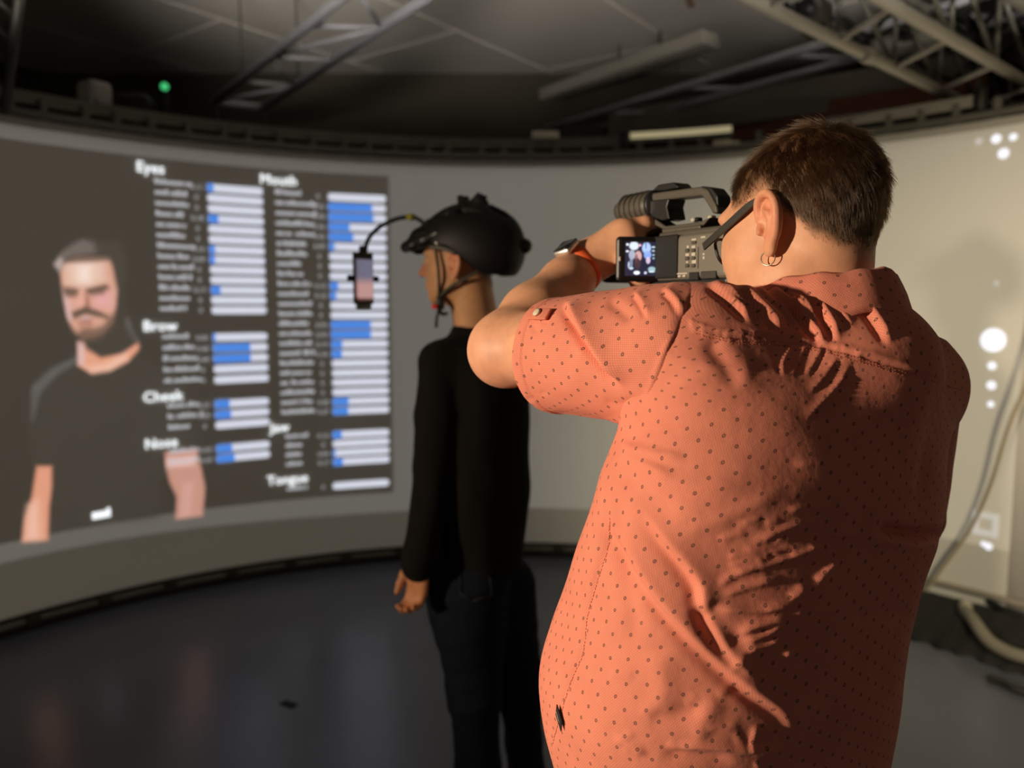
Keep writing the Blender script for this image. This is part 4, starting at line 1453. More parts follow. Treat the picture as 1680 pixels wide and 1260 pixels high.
# eyes
for s_ in (1, -1):
    e = SDF().ell(H(0.083, 0.031 * s_, -0.004), (0.0125, 0.0125, 0.0125), FH)
    v, q = nets(e, *e.bounds(), 0.003)
    oe = mesh('eye', v, q, attr_mat('eyeball', 'eyec', False, rough=0.15), man)
    dd = (v - H(0.083, 0.031 * s_, -0.004)) @ FH[0]
    set_color(oe, 'eyec', np.where((dd > 0.0108)[:, None], np.array([0.08, 0.05, 0.03]), np.array([0.7, 0.66, 0.6])))

# ---------------- shirt torso
def fold_disp(V, Nn, folds, view_lim=0.0):
    px, py, dep = proj(V)
    cam_p = np.array([0, 0, CAM_H])
    vd = cam_p - V
    vd /= np.linalg.norm(vd, axis=1, keepdims=True)
    fac = sstep(-0.05, 0.12, (Nn * vd).sum(1))
    disp = np.zeros(len(V))
    idx_ok = np.where(fac > 0)[0]
    X, Y = px[idx_ok], py[idx_ok]
    for pts, amp, w, kind in folds:
        q = np.array(smooth_pts([np.array(p, float) for p in pts], 4))
        L = np.r_[0, np.cumsum(np.linalg.norm(np.diff(q, axis=0), axis=1))]
        lo, hi = q.min(0) - 4 * w, q.max(0) + 4 * w
        m = (X > lo[0]) & (X < hi[0]) & (Y > lo[1]) & (Y < hi[1])
        if not m.any():
            continue
        x, y = X[m], Y[m]
        best = np.full(len(x), 1e9)
        sgn = np.zeros(len(x))
        tt = np.zeros(len(x))
        for i in range(len(q) - 1):
            a, b = q[i], q[i + 1]
            ba = b - a
            l2 = ba @ ba + 1e-9
            h = np.clip(((x - a[0]) * ba[0] + (y - a[1]) * ba[1]) / l2, 0, 1)
            dx, dy = x - a[0] - h * ba[0], y - a[1] - h * ba[1]
            d = np.hypot(dx, dy)
            u = d < best
            best[u] = d[u]
            sgn[u] = np.sign(ba[0] * dy[u] - ba[1] * dx[u])     # + = right-hand side of travel on screen (clockwise)
            tt[u] = (L[i] + h[u] * (L[i + 1] - L[i])) / L[-1]
        tap = sstep(0, 0.22, tt) * sstep(1, 0.72, tt)
        tap = np.maximum(tap, 0.0)
        s = best * sgn
        if kind == 'v':
            e = -np.exp(-(s / w) ** 2)
        elif kind == 'r':
            e = np.exp(-(s / w) ** 2)
        elif kind == 's':                      # roll: gentle rise from the right-hand side, sharp fall on the left-hand side
            e = np.where(s > 0, np.exp(-(np.sqrt(s * s + 0.05 * w * w) - 0.2236 * w) / (0.8 * w)), np.exp(-(s / (0.30 * w)) ** 2)) - 0.5 * np.exp(-((s + 0.55 * w) / (0.40 * w)) ** 2)
        elif kind == 'm':                      # the mirror of it
            s = -s
            e = np.where(s > 0, np.exp(-(np.sqrt(s * s + 0.05 * w * w) - 0.2236 * w) / (0.8 * w)), np.exp(-(s / (0.30 * w)) ** 2)) - 0.5 * np.exp(-((s + 0.55 * w) / (0.40 * w)) ** 2)
        disp[idx_ok[m]] += amp * (0.00075 if kind in 'ms' else 0.001) * e * tap
    return disp * fac

shirt = SDF()
shirt.fun(torso_fun(0.0, 0.84, 1.475, PRM, twist=0.14), (-0.02, 0.6, 0.84), (0.85, 1.5, 1.475), 0.02)
shirt.cap(NB + [0.015, -0.015, -0.02], SL + [0.012, 0.0, 0.0], 0.082, 0.084, 0.05)
shirt.cap(NB + [0.04, 0.010, -0.055], SRr + [0.0, 0, -0.004], 0.064, 0.081, 0.06)
shirt.cap(SL + [0.035, 0.01, -0.01], SL + [0.055, 0.03, -0.12], 0.080, 0.06, 0.05)
shirt.ell(NB + np.array([0.02, -0.03, -0.02]), (0.105, 0.095, 0.085), None, 0.06)
# cut away what the left sleeve covers, at the armhole
AH = SL + 0.010 * d_el
slo, shi = shirt.bounds()
V, Q = nets(shirt, slo, shi, 0.0028)
V = relax(V, Q, 2, 0.5)
Nn = vnormals(V, Q)
T_FOLDS = [
    # shoulder / yoke rolls
    ([(1160, 462), (1196, 486), (1236, 524)], 11.0, 15, 'm'), ([(1205, 468), (1245, 500), (1290, 546)], 13.0, 17, 'm'),
    ([(1255, 466), (1300, 498), (1342, 520)], 11.0, 15, 'm'), ([(1295, 490), (1327, 528), (1356, 566)], 11.5, 15, 'm'),
    ([(1320, 462), (1352, 512), (1380, 562)], 13.0, 18, 'm'), ([(1392, 474), (1430, 512), (1466, 566)], 10.0, 16, 'm'),
    ([(1340, 470), (1368, 500), (1404, 540)], 5.0, 12, 'm'), ([(1180, 470), (1222, 498), (1262, 536)], 6.0, 9, 'm'), ([(1232, 466), (1280, 502), (1318, 540)], 6.0, 9, 'm'), ([(1280, 470), (1324, 508), (1350, 540)], 5.0, 9, 'm'),
    ([(1020, 742), (1150, 702), (1262, 690)], 2.2, 14, 'r'), ([(1016, 764), (1120, 792), (1242, 800)], 2.2, 16, 'r'), ([(1090, 640), (1180, 610), (1260, 640)], 1.8, 16, 'r'), ([(1100, 880), (1190, 850), (1300, 800)], 2.0, 14, 'r'),
    # below the yoke seam: gathered pleats
    ([(1300, 562), (1283, 594), (1286, 620)], 3.2, 8, 'm'), ([(1330, 560), (1312, 588), (1300, 622)], 2.6, 8, 's'),
    ([(1352, 562), (1341, 588), (1322, 620)], 3.4, 8, 's'), ([(1378, 582), (1358, 612), (1328, 648)], 3.6, 8, 's'),
    ([(1402, 590), (1376, 630), (1320, 694)], 3.6, 8, 's'), ([(1392, 610), (1362, 660), (1340, 690)], 3.0, 7, 's'),
    ([(1160, 550), (1184, 590), (1216, 640)], 4.0, 16, 'v'), ([(1180, 548), (1206, 580), (1240, 620)], 2.0, 18, 'r'),
    # yoke seam line
    ([(1120, 528), (1165, 543), (1210, 553), (1260, 553), (1310, 560), (1379, 574), (1414, 584), (1484, 605), (1590, 640)], 2.6, 5, 'v'),
    ([(1120, 522), (1165, 537), (1210, 547), (1260, 547), (1310, 553), (1379, 567), (1414, 577), (1484, 598), (1590, 632)], 1.6, 6, 'r'),
    # long diagonal folds of the lower back
    ([(1000, 790), (1004, 846), (1024, 886), (1056, 934), (1089, 983), (1137, 1040), (1186, 1088), (1234, 1129), (1287, 1169), (1312, 1230)], 11.0, 30, 'm'),
    ([(1052, 830), (1090, 875), (1125, 918), (1151, 958), (1158, 994), (1186, 1047), (1214, 1084), (1250, 1120)], 11.0, 30, 'm'),
    ([(1014, 760), (1060, 812), (1120, 860)], 4.0, 22, 'v'),
    ([(1150, 985), (1180, 1030), (1225, 1070)], 7.0, 22, 'v'),
    ([(1010, 726), (1060, 742), (1130, 752)], 3.5, 9, 'r'), ([(1012, 738), (1060, 762), (1110, 784)], 3.0, 9, 'r'),
    # creases across the small of the back
    ([(1172, 956), (1220, 936), (1268, 925), (1320, 908), (1376, 886)], 3.6, 6, 'r'), ([(1166, 994), (1210, 1000), (1252, 1001), (1315, 991)], 4.0, 6, 'r'),
    ([(1206, 1040), (1250, 1024), (1300, 1012)], 4.2, 6, 'r'), ([(1215, 1052), (1258, 1040), (1296, 1016)], 4.0, 5, 'r'), ([(1220, 1064), (1262, 1056), (1290, 1040)], 4.2, 5, 'r'),
    ([(1338, 958), (1358, 940), (1378, 914)], 5.0, 6, 'r'), ([(1230, 892), (1280, 872), (1345, 852)], 2.6, 6, 'r'), ([(1260, 910), (1310, 898), (1360, 900)], 2.6, 5, 'r'),
    ([(1300, 965), (1350, 964), (1400, 962)], 3.0, 5, 'r'), ([(1180, 975), (1230, 962), (1290, 948)], 3.0, 6, 'r'), ([(1296, 980), (1330, 974), (1372, 970)], 3.0, 5, 'r'),
    ([(1280, 1076), (1320, 1070), (1350, 1064)], 2.5, 6, 'r'), ([(1300, 762), (1350, 760), (1400, 764)], 1.6, 6, 'r'), ([(1290, 838), (1340, 832), (1372, 830)], 2.2, 5, 'r'),
    ([(1090, 1226), (1150, 1224), (1220, 1230), (1312, 1233)], 4.5, 7, 'r'), ([(1080, 1236), (1140, 1240), (1210, 1250)], 3.5, 12, 'v'),
    ([(1232, 1236), (1238, 1205), (1246, 1188)], 3.0, 5, 'r'), ([(1010, 1212), (1040, 1222), (1064, 1240)], 2.4, 6, 'r'), ([(1060, 1170), (1110, 1172), (1160, 1160)], 3.0, 16, 'v'),
    ([(1180, 1140), (1150, 1190), (1160, 1220)], 3.0, 16, 'r'),
    # side and belly
    ([(998, 740), (996, 800), (1000, 850), (998, 900), (984, 945), (964, 1010), (956, 1072), (934, 1128), (904, 1228)], 2.2, 5, 'v'),
    ([(992, 740), (988, 800), (985, 860), (976, 930), (955, 1000)], 2.5, 9, 'r'), ([(1010, 800), (1022, 900), (1040, 1000), (1044, 1080)], 4.0, 16, 'v'),
    ([(940, 960), (918, 1040), (905, 1110)], 2.0, 12, 'v'), ([(1080, 1060), (1090, 1130), (1070, 1190)], 4.0, 22, 'r'),
    # right sleeve / armhole hidden in shade
    ([(1560, 600), (1530, 700), (1510, 800), (1500, 870)], 4.0, 12, 'v'), ([(1440, 866), (1500, 876), (1560, 880)], 12.0, 9, 'v'),
    ([(1420, 880), (1470, 892), (1520, 896)], 4.0, 10, 'r'), ([(1400, 1020), (1450, 1010), (1500, 1000)], 4.0, 12, 'v'),
]
rr = random.Random(5)
for _ in range(34):                                     # small random crumples on the lower back
    x, y = rr.uniform(1170, 1400), rr.uniform(850, 1080)
    a = rr.uniform(-0.5, 0.1)
    L_ = rr.uniform(22, 70)
    T_FOLDS.append(([(x, y), (x + L_ / 2 * math.cos(a), y + L_ / 2 * math.sin(a) + rr.uniform(-4, 4)), (x + L_ * math.cos(a), y + L_ * math.sin(a))], rr.uniform(0.9, 2.2), rr.uniform(3.5, 6), 'r'))
for _ in range(16):
    x, y = rr.uniform(1000, 1330), rr.uniform(1090, 1250)
    a = rr.uniform(-1.5, 1.2)
    L_ = rr.uniform(20, 60)
    T_FOLDS.append(([(x, y), (x + L_ / 2 * math.cos(a), y + L_ / 2 * math.sin(a) + rr.uniform(-4, 4)), (x + L_ * math.cos(a), y + L_ * math.sin(a))], rr.uniform(0.8, 1.8), rr.uniform(4, 8), 'r'))
yk = [(1135, 532), (1165, 543), (1210, 553), (1260, 553), (1310, 560), (1379, 574), (1414, 584)]
for i in range(46):                                     # puckering along the yoke seam
    t = i / 45 * (len(yk) - 1)
    k = min(int(t), len(yk) - 2)
    x = yk[k][0] + (yk[k + 1][0] - yk[k][0]) * (t - k)
    y = yk[k][1] + (yk[k + 1][1] - yk[k][1]) * (t - k)
    s_ = rr.uniform(7, 15)
    T_FOLDS.append(([(x - 2, y - s_), (x, y), (x + rr.uniform(-3, 3), y + s_)], rr.uniform(0.8, 2.0), rr.uniform(2.4, 3.6), 'r'))
x_l, y_l = torso_xy(V)
disp = fold_disp(V, Nn, T_FOLDS)
disp += 0.0035 * vnoise(V, 16, 11) + 0.0012 * vnoise(V, 60, 12)
V2 = V + Nn * disp[:, None]
uu = np.arctan2(x_l / 1.35, -y_l) * 0.235
vv = V[:, 2] + (y_l + 0.13) * sstep(1.44, 1.55, V[:, 2]) * 0.9
# body yaw makes the printed grid lean a little
o_shirt = mesh('shirt', V2, Q, M['salmon'], man)
set_uv(o_shirt, np.stack([uu + 0.30 * (vv - 1.2) * 0.25, vv], 1))
for a_ in ('shadow_terminator_geometry_offset',):
    setattr(o_shirt, a_, 0.15)
o_shirt['label'] = 'salmon cotton shirt with small dark ring dots'

# ---------------- sleeves
def sleeve(name, A, B, ra, rb, folds, tmax, seed, parent, cell=0.0034, swell=0.0):
    A, B = np.asarray(A), np.asarray(B)
    ax = (B - A) / np.linalg.norm(B - A)
    L = np.linalg.norm(B - A)
    sd = SDF()
    sd.cap(A, A + ax * L * tmax * 1.15, ra, rb, 0.02)
    cut_p = A + ax * L * tmax
    def slab(p):
        t = (p - A) @ ax
        return np.maximum(t - L * tmax, -0.045 - t)
    sd.fun(slab, (-9, -9, -9), (9, 9, 9), 0.006, 'i')
    inner = SDF()
    lo = np.minimum(A, cut_p) - ra - 0.02
    hi = np.maximum(A, cut_p) + ra + 0.02
    # hollow the open end
    def hollow(p):
        h = np.clip((p - A) @ ax / (L * tmax * 1.15), 0, 1)
        q = np.linalg.norm(p - A - ((p - A) @ ax)[:, None] * ax, axis=1)
        r = ra + (rb - ra) * h - 0.006
        t = (p - A) @ ax
        return np.maximum(q - r, L * (tmax - 0.16) - t)
    sd.fun(hollow, lo, hi, 0.002, 's')
    V, Q = nets(sd, lo, hi, cell)
    V = relax(V, Q, 1, 0.5)
    Nn = vnormals(V, Q)
    t = (V - A) @ ax
    rad = V - A - t[:, None] * ax
    rr_ = np.linalg.norm(rad, axis=1)
    outer = sstep(0.6, 0.85, rr_ / (ra + (rb - ra) * np.clip(t / (L * tmax), 0, 1)))
    e1 = np.cross(ax, [0, 0, 1]); e1 /= np.linalg.norm(e1)
    e2 = np.cross(e1, ax)
    th = np.arctan2(rad @ e1, rad @ e2)
    d = fold_disp(V, Nn, folds) + (0.0025 * vnoise(V, 24, seed) + 0.001 * vnoise(V, 70, seed + 1)) * outer
    # hem band
    d += 0.0012 * outer * sstep(L * tmax - 0.022, L * tmax - 0.020, t)
    d -= 0.0012 * np.exp(-((t - (L * tmax - 0.021)) / 0.0016) ** 2) * outer
    V = V + Nn * d[:, None]
    o = mesh(name, V, Q, M['salmon'], parent)
    o.shadow_terminator_geometry_offset = 0.15
    set_uv(o, np.stack([th * (ra + rb) / 2, t], 1) @ np.array([[math.cos(.5), math.sin(.5)], [-math.sin(.5), math.cos(.5)]]))
    return o
S_FOLDS = [([(928, 490), (944, 516), (963, 547), (998, 597), (1030, 636)], 22.0, 22, 'm'),
           ([(1040, 478), (1056, 500), (1066, 524)], 6, 12, 'm'), ([(1086, 472), (1108, 492), (1120, 520)], 6, 12, 'm'), ([(995, 494), (1020, 510), (1040, 530)], 3, 10, 'v'),
           ([(1143, 462), (1135, 516), (1108, 567), (1092, 605), (1069, 661), (1031, 722)], 3.0, 5, 'v'), ([(1131, 462), (1124, 512), (1097, 562), (1080, 600), (1058, 656), (1022, 716)], 1.6, 5, 'r'),
           ([(900, 682), (960, 690), (1020, 712)], 3, 10, 'v'), ([(985, 700), (1020, 690), (1050, 676)], 3, 8, 'r'), ([(960, 560), (940, 620), (930, 660)], 2.0, 18, 'r'),
           ([(985, 660), (1020, 664), (1050, 650)], 2.0, 8, 'v')]
for _ in range(10):
    x, y = rr.uniform(868, 905), rr.uniform(520, 690)
    S_FOLDS.append(([(x - 6, y), (x, y + 1), (x + 8, y + 2)], rr.uniform(0.6, 1.2), 4, 'v'))
slv = sleeve('sleeve', SL + 0.0 * d_el, EL + np.array([0.012, -0.004, -0.010]), 0.0875, 0.077, S_FOLDS, 0.735, 21, o_shirt, 0.0028)
slr = sleeve('sleeve', SRr + [-0.016, -0.006, -0.004], ER + [0.030, 0, -0.02], 0.084, 0.090, [], 0.87, 31, o_shirt, 0.005)

# ---------------- collar
def collar():
    # local ring around the neck; theta 0 = back
    c = NB + np.array([-0.006, 0.002, 0.080])
    Fw, Rt = FB[0], RTv
    tilt = 0.14
    V, F = [], []
    th = np.linspace(-2.65, 2.65, 121)
    def sec(t):
        # profile points: (radial offset, height) inner foot -> fold -> outer fall -> lower edge -> back up
        return [(0.000, -0.030), (0.000, -0.008), (0.003, 0.008), (0.008, 0.015), (0.014, 0.012), (0.020, 0.000), (0.026, -0.014), (0.031, -0.030), (0.034, -0.040),
                (0.032, -0.041), (0.028, -0.030), (0.022, -0.014), (0.012, -0.006), (0.006, -0.012), (0.005, -0.030)]
    n = len(sec(0))
    uv = []
    arc = np.r_[0, np.cumsum([math.hypot(sec(0)[k + 1][0] - sec(0)[k][0], sec(0)[k + 1][1] - sec(0)[k][1]) for k in range(n - 1)])]
    for t in th:
        for k, (r, h) in enumerate(sec(t)):
            a, b = 0.080 + r, 0.078 + r
            x, y = a * math.sin(t), -b * math.cos(t)
            wob = 0.0018 * math.sin(5 * t + k * 0.4) + 0.0012 * math.sin(13 * t)
            z = h - tilt * (y + 0.08) + wob - 0.02 * (abs(t) / 2.65) ** 2 * 0.5
            V.append(c + x * Rt + y * Fw + np.array([0, 0, z]))
            uv.append((t * 0.1, arc[k]))
    for i in range(len(th) - 1):
        for k in range(n):
            F.append((i * n + k, (i + 1) * n + k, (i + 1) * n + (k + 1) % n, i * n + (k + 1) % n))
    F.append(tuple(range(n)))
    F.append(tuple(reversed(range((len(th) - 1) * n, len(th) * n))))
    o = mesh('collar', V, F, M['salmon'], o_shirt)
    set_uv(o, np.array(uv))
    return o
collar()

# surface points of the shirt seen at a pixel (for buttons, tags and stitch lines)
_pxs, _pys, _dps = proj(V2)
_vd = np.array([0, 0, CAM_H]) - V2
_face = (Nn * _vd).sum(1) > 0
def on_shirt(px, py, lift=0.001):
    d2 = (_pxs - px) ** 2 + (_pys - py) ** 2
    d2[~_face] = 1e9
    idx = np.argsort(d2)[:6]
    return V2[idx].mean(0) + Nn[idx].mean(0) * lift, Nn[idx].mean(0) / np.linalg.norm(Nn[idx].mean(0))
# woven side tag
p, n_ = on_shirt(924, 1176, 0.0)
lf = np.array([-0.985, -0.17, 0.0])
tagm = MB()
pc, nrm = on_shirt(922, 1176, 0.003)
side = np.cross(nrm, [0, 0, 1.0]); side /= np.linalg.norm(side)
if side[0] < 0:
    side = -side
upv = np.cross(side, nrm); upv *= np.sign(upv[2])
nrm = nrm / np.linalg.norm(nrm)
ko = 0.0009
q = [pc + upv * 0.0145 - side * 0.004, pc + side * 0.0062 - upv * 0.001, pc - upv * 0.0145 + side * 0.004, pc - side * 0.0062 + upv * 0.001]
tv = [x for x in q] + [x + nrm * 0.0015 for x in q]
tag_o = mesh('fabric_tag', tv, [(3, 2, 1, 0), (4, 5, 6, 7), (0, 1, 5, 4), (1, 2, 6, 5), (2, 3, 7, 6), (3, 0, 4, 7)], mat('black_woven_tag', (0.010, 0.012, 0.014), 0.7), o_shirt, False)
tag_o['label'] = 'small black woven tag on the side seam'
c0 = (q[1] + q[3]) / 2 + nrm * 0.002
ux = (q[1] - q[3]); ux /= np.linalg.norm(ux)
uy = (q[2] - q[0]); uy /= np.linalg.norm(uy)
mk = MB()
mk.tube([c0 - uy * 0.006 - ux * 0.002, c0 + uy * 0.002, c0 + uy * 0.004 + ux * 0.002], 0.0005, 6)
mk.build('tag_mark', mat('tag_print', (0.4, 0.38, 0.34), 0.7), o_shirt)
# stitched lines
def stitches(pts, name='stitching'):
    m = MB()
    q = smooth_pts([np.array(p, float) for p in pts], 14)
    L = np.r_[0, np.cumsum([np.linalg.norm(q[i + 1] - q[i]) for i in range(len(q) - 1)])]
    s = 0
    while s < L[-1] - 4:
        a = np.array([np.interp(s, L, [k[0] for k in q]), np.interp(s, L, [k[1] for k in q])])
        b = np.array([np.interp(s + 4, L, [k[0] for k in q]), np.interp(s + 4, L, [k[1] for k in q])])
        m.tube([on_shirt(*a, 0.0003)[0], on_shirt(*b, 0.0003)[0]], 0.00035, 5)
        s += 5.6
    o = m.build(name, M['seam'], o_shirt)
    o['kind'] = 'stuff'
    return o
stitches([(1140, 541), (1165, 549), (1210, 559), (1260, 560), (1310, 566), (1379, 580), (1414, 590), (1484, 611), (1580, 641)])
stitches([(1140, 546), (1165, 554), (1210, 564), (1260, 565), (1310, 571), (1379, 585), (1414, 595), (1484, 616)])
stitches([(1000, 850), (998, 895), (984, 941), (964, 1010), (956, 1071), (934, 1126), (906, 1222)])

# sleeve tab with its button
sv = np.array([v.co for v in slv.data.vertices]) + rloc(man)
sn = np.array([v.normal for v in slv.data.vertices])
sx, sy, sd_ = proj(sv)
def on_sleeve(px, py, lift=0.0):
    d2 = (sx - px) ** 2 + (sy - py) ** 2 + 1e9 * ((sn * (np.array([0, 0, CAM_H]) - sv)).sum(1) < 0)
    i = np.argsort(d2)[:5]
    return sv[i].mean(0) + sn[i].mean(0) * lift, sn[i].mean(0) / np.linalg.norm(sn[i].mean(0))
topi = np.argsort((sx - 884) ** 2 + (sy - 516) ** 2)[:3]
tb0, tbn = on_sleeve(884, 520, 0.004)
e_ax = d_el
cw = np.cross(tbn, e_ax); cw /= np.linalg.norm(cw)
Rt_ = np.stack([e_ax, cw, tbn], 1)
MB().box(tb0 - e_ax * 0.006 + tbn * 0.002, (0.034, 0.018, 0.004), 0.0018, Rt_).build('sleeve_tab', M['salmon'], o_shirt)
bp_ = tb0 - e_ax * 0.004 + tbn * 0.0045
bolt('button', [bp_, bp_ + tbn * 0.0022, bp_ + tbn * 0.003], [0.0056, 0.0056, 0.004], mat('cream_button', (0.72, 0.62, 0.45), 0.3), o_shirt, 18)

# ---------------- trousers and shoes
tro = SDF()
tro.fun(torso_fun(0.03, 0.80, 0.97, PRM), (0, 0.7, 0.8), (0.8, 1.5, 0.97), 0.03)
for a, b_, c in ((HIPL, KNL, ANL), (HIPR, KNR, ANR)):
    tro.chain([a, b_, c - [0, 0, 0.015]], [0.112, 0.082, 0.068], 0.03)
V, Q = nets(tro, *tro.bounds(), 0.009)
V = V + vnormals(V, Q) * (0.004 * vnoise(V, 30, 41))[:, None]
mesh('trousers', V, Q, mat('dark_trousers', (0.02, 0.021, 0.026), 0.85), man)
M['shoe'] = mat('dark_shoe', (0.018, 0.016, 0.014), 0.5)
M['sole'] = mat('shoe_sole', (0.10, 0.095, 0.085), 0.7)
def shoe(ank, Fw, parent):
    Fw = np.array([Fw[0], Fw[1], 0]) / np.hypot(Fw[0], Fw[1])
    g = np.array([ank[0], ank[1], 0.0])
    s = SDF()
    s.chain([g - Fw * 0.05 + [0, 0, .05], g + Fw * 0.08 + [0, 0, .045], g + Fw * 0.17 + [0, 0, .038]], [0.045, 0.046, 0.036], 0.02)
    s.cap(g - Fw * 0.02 + [0, 0, 0.05], g - Fw * 0.02 + [0, 0, 0.11], 0.046, 0.050, 0.02)
    s.fun(lambda p: 0.012 - p[:, 2], (-9, -9, -9), (9, 9, 9), 0.004, 'i')
    V, Q = nets(s, *s.bounds(), 0.006)
    so = mesh('shoe', V, Q, M['shoe'], parent)
    s = SDF()
    s.chain([g - Fw * 0.052 + [0, 0, .012], g + Fw * 0.08 + [0, 0, .012], g + Fw * 0.17 + [0, 0, .012]], [0.046, 0.049, 0.040], 0.02)
    s.fun(lambda p: np.maximum(p[:, 2] - 0.022, 0.0008 - p[:, 2]), (-9, -9, -9), (9, 9, 9), 0.003, 'i')
    V, Q = nets(s, *s.bounds(), 0.006)
    mesh('sole', V, Q, M['sole'], so)
shoe(ANL, FB[0], man)
shoe(ANR, FB[0], man)

# ---------------- hair
def hair(parent, BV, BQ, lv, ab, HF, c, dens, lens, r0, m, seed, flow):
    r = np.random.default_rng(seed)
    qa = ab[BQ].min(1)
    sel = np.where(qa > -0.004)[0]
    A, B_, C_, D_ = (BV[BQ[sel, k]] for k in range(4))
    area = 0.5 * np.linalg.norm(np.cross(C_ - A, D_ - B_), axis=1)
    nn = np.cross(C_ - A, D_ - B_)
    nn /= np.linalg.norm(nn, axis=1, keepdims=True) + 1e-12
    pr = area / area.sum()
    i = r.choice(len(sel), dens, p=pr)
    s_, t_ = r.random(dens)[:, None], r.random(dens)[:, None]
    p = (A[i] * (1 - s_) + B_[i] * s_) * (1 - t_) + (D_[i] * (1 - s_) + C_[i] * s_) * t_
    n = nn[i]
    l = (p - c) @ HF.T
    out = l / np.linalg.norm(l, axis=1, keepdims=True)
    flip = ((n @ HF.T) * out).sum(1) < 0
    n[flip] *= -1
    a = ab[BQ[sel[i]]].mean(1)
    f, ln, lift = flow(l, a, r)
    fw = f @ HF
    fw = fw - n * (fw * n).sum(1, keepdims=True)
    fw /= np.linalg.norm(fw, axis=1, keepdims=True) + 1e-9
    jit = r.normal(size=(dens, 3)) * 0.10 + 0.24 * np.stack([vnoise(p, 330, seed + 70 + q) for q in range(3)], 1)
    d0 = n * lift[:, None] + fw * (1 - lift[:, None]) + jit
    d0 /= np.linalg.norm(d0, axis=1, keepdims=True)
    d1 = fw + n * (lift * 0.35)[:, None] + jit * 0.8
    d1 /= np.linalg.norm(d1, axis=1, keepdims=True)
    K = 4
    pts = np.zeros((dens, K, 3))
    ln = ln * lens
    for k in range(K):
        u = k / (K - 1)
        pts[:, k] = p - n * 0.001 + ln[:, None] * (d0 * u * (1 - 0.5 * u) + d1 * 0.5 * u * u)
    cu = bpy.data.hair_curves.new('hair')
    cu.add_curves([K] * dens)
    pa = cu.attributes.get('position') or cu.attributes.new('position', 'FLOAT_VECTOR', 'POINT')
    pa.data.foreach_set('vector', (pts.reshape(-1, 3) - rloc(parent)).astype(np.float32).ravel())
    ra = cu.attributes.get('radius') or cu.attributes.new('radius', 'FLOAT', 'POINT')
    rad = np.tile(r0 * np.array([1.0, 0.95, 0.7, 0.25]), dens).astype(np.float32)
    ra.data.foreach_set('value', rad)
    o = bpy.data.objects.new('hair', cu)
    COL.objects.link(o)
    cu.materials.append(m)
    o.parent = parent
    o['kind'] = 'stuff'
    return o
def hair_mat(name, col):
    m = bpy.data.materials.new(name)
    m.use_nodes = True
    nt = m.node_tree
    nt.nodes.clear()
    out = nt.nodes.new('ShaderNodeOutputMaterial')
    h = nt.nodes.new('ShaderNodeBsdfHairPrincipled')
    h.parametrization = 'COLOR'
    h.inputs['Color'].default_value = (*col, 1)
    h.inputs['Roughness'].default_value = 0.30
    h.inputs['Radial Roughness'].default_value = 0.5
    h.inputs['Random Roughness'].default_value = 0.3
    nt.links.new(h.outputs[0], out.inputs['Surface'])
    return m
M['hair'] = hair_mat('dark_brown_hair', (0.032, 0.0155, 0.0062))
def flow_man(l, a, r):
    top = sstep(0.045, 0.085, l[:, 2])
    back = sstep(0.02, -0.06, l[:, 0])
    f = np.stack([0.75 * top - 0.30 * (1 - top) * (1 - back) + 0.25 * (1 - top) * (1 - back) * (l[:, 0] > 0.02), 0.25 * np.sign(l[:, 1]) * (1 - top) * 0.2 - 0.35 * top, -(1 - top) * 1.0 - 0.0 * top], 1)
    f[:, 1] += 0.12 * np.sin(l[:, 0] * 60)
    ln = 0.25 + 0.75 * sstep(0.0, 0.07, a)
    ln = ln * (0.75 + 0.5 * r.random(len(a)))
    lift = 0.16 + 0.16 * top + 0.22 * sstep(0.03, 0.08, l[:, 0]) * top
    return f, ln, lift
hair(man, BODY_V, BODY_Q, BODY_lv, BODY_ab, FH, HC, 34000, 0.021, 0.00016, M['hair'], 5, flow_man)

# forearm hair, sparse and fine
def arm_hair():
    ax = d_fa
    t = (BODY_V - EL) @ ax
    L = np.linalg.norm(WL - EL)
    rad = np.linalg.norm(BODY_V - EL - t[:, None] * ax, axis=1)
    ok = (t > -0.03) & (t < L * 0.86) & (rad < 0.08)
    a = np.where(ok, 0.02, -1)
    lv_ = (BODY_V - EL)
    def fl_(l, a, r):
        f = np.tile(ax * 0.8 + np.array([0, 0, -0.4]), (len(a), 1))
        return f, 0.5 + 0.7 * r.random(len(a)), np.full(len(a), 0.25)
    o = hair(man, BODY_V, BODY_Q, lv_, a, np.eye(3), EL, 1500, 0.011, 0.00005, hair_mat('arm_hair', (0.30, 0.16, 0.07)), 9, fl_)
    o.name = 'arm_hair'
arm_hair()
# ================================================================== THINGS ON THE OPERATOR
# glasses
gl = root('eyeglasses', H(0.10, 0, -0.005), 'black-framed eyeglasses worn by the person in the salmon shirt', 'glasses')
def temple(s):
    pts = [H(-0.034, 0.076 * s, -0.020), H(-0.022, 0.080 * s, -0.006), H(0.000, 0.082 * s, -0.004), H(0.045, 0.081 * s, -0.010), H(0.098, 0.078 * s, -0.016)]
    pts = smooth_pts(pts, 6)
    V, F = [], []
    n = len(pts)
    for i, p in enumerate(pts):
        u = i / (n - 1)
        h = 0.0018 + 0.0022 * sstep(0.25, 0.6, u) + 0.0008 * u
        w = 0.0014
        for (a, b) in ((-w, -h), (w, -h), (w, h), (-w, h)):
            V.append(p + a * FH[1] + b * FH[2])
    for i in range(n - 1):
        for k in range(4):
            F.append((4 * i + k, 4 * i + (k + 1) % 4, 4 * i + 4 + (k + 1) % 4, 4 * i + 4 + k))
    F += [(3, 2, 1, 0), tuple(4 * (n - 1) + k for k in range(4))]
    o = mesh('temple', V, F, mat('frame_black', (0.030, 0.028, 0.022), 0.5), gl, False)
temple(1); temple(-1)
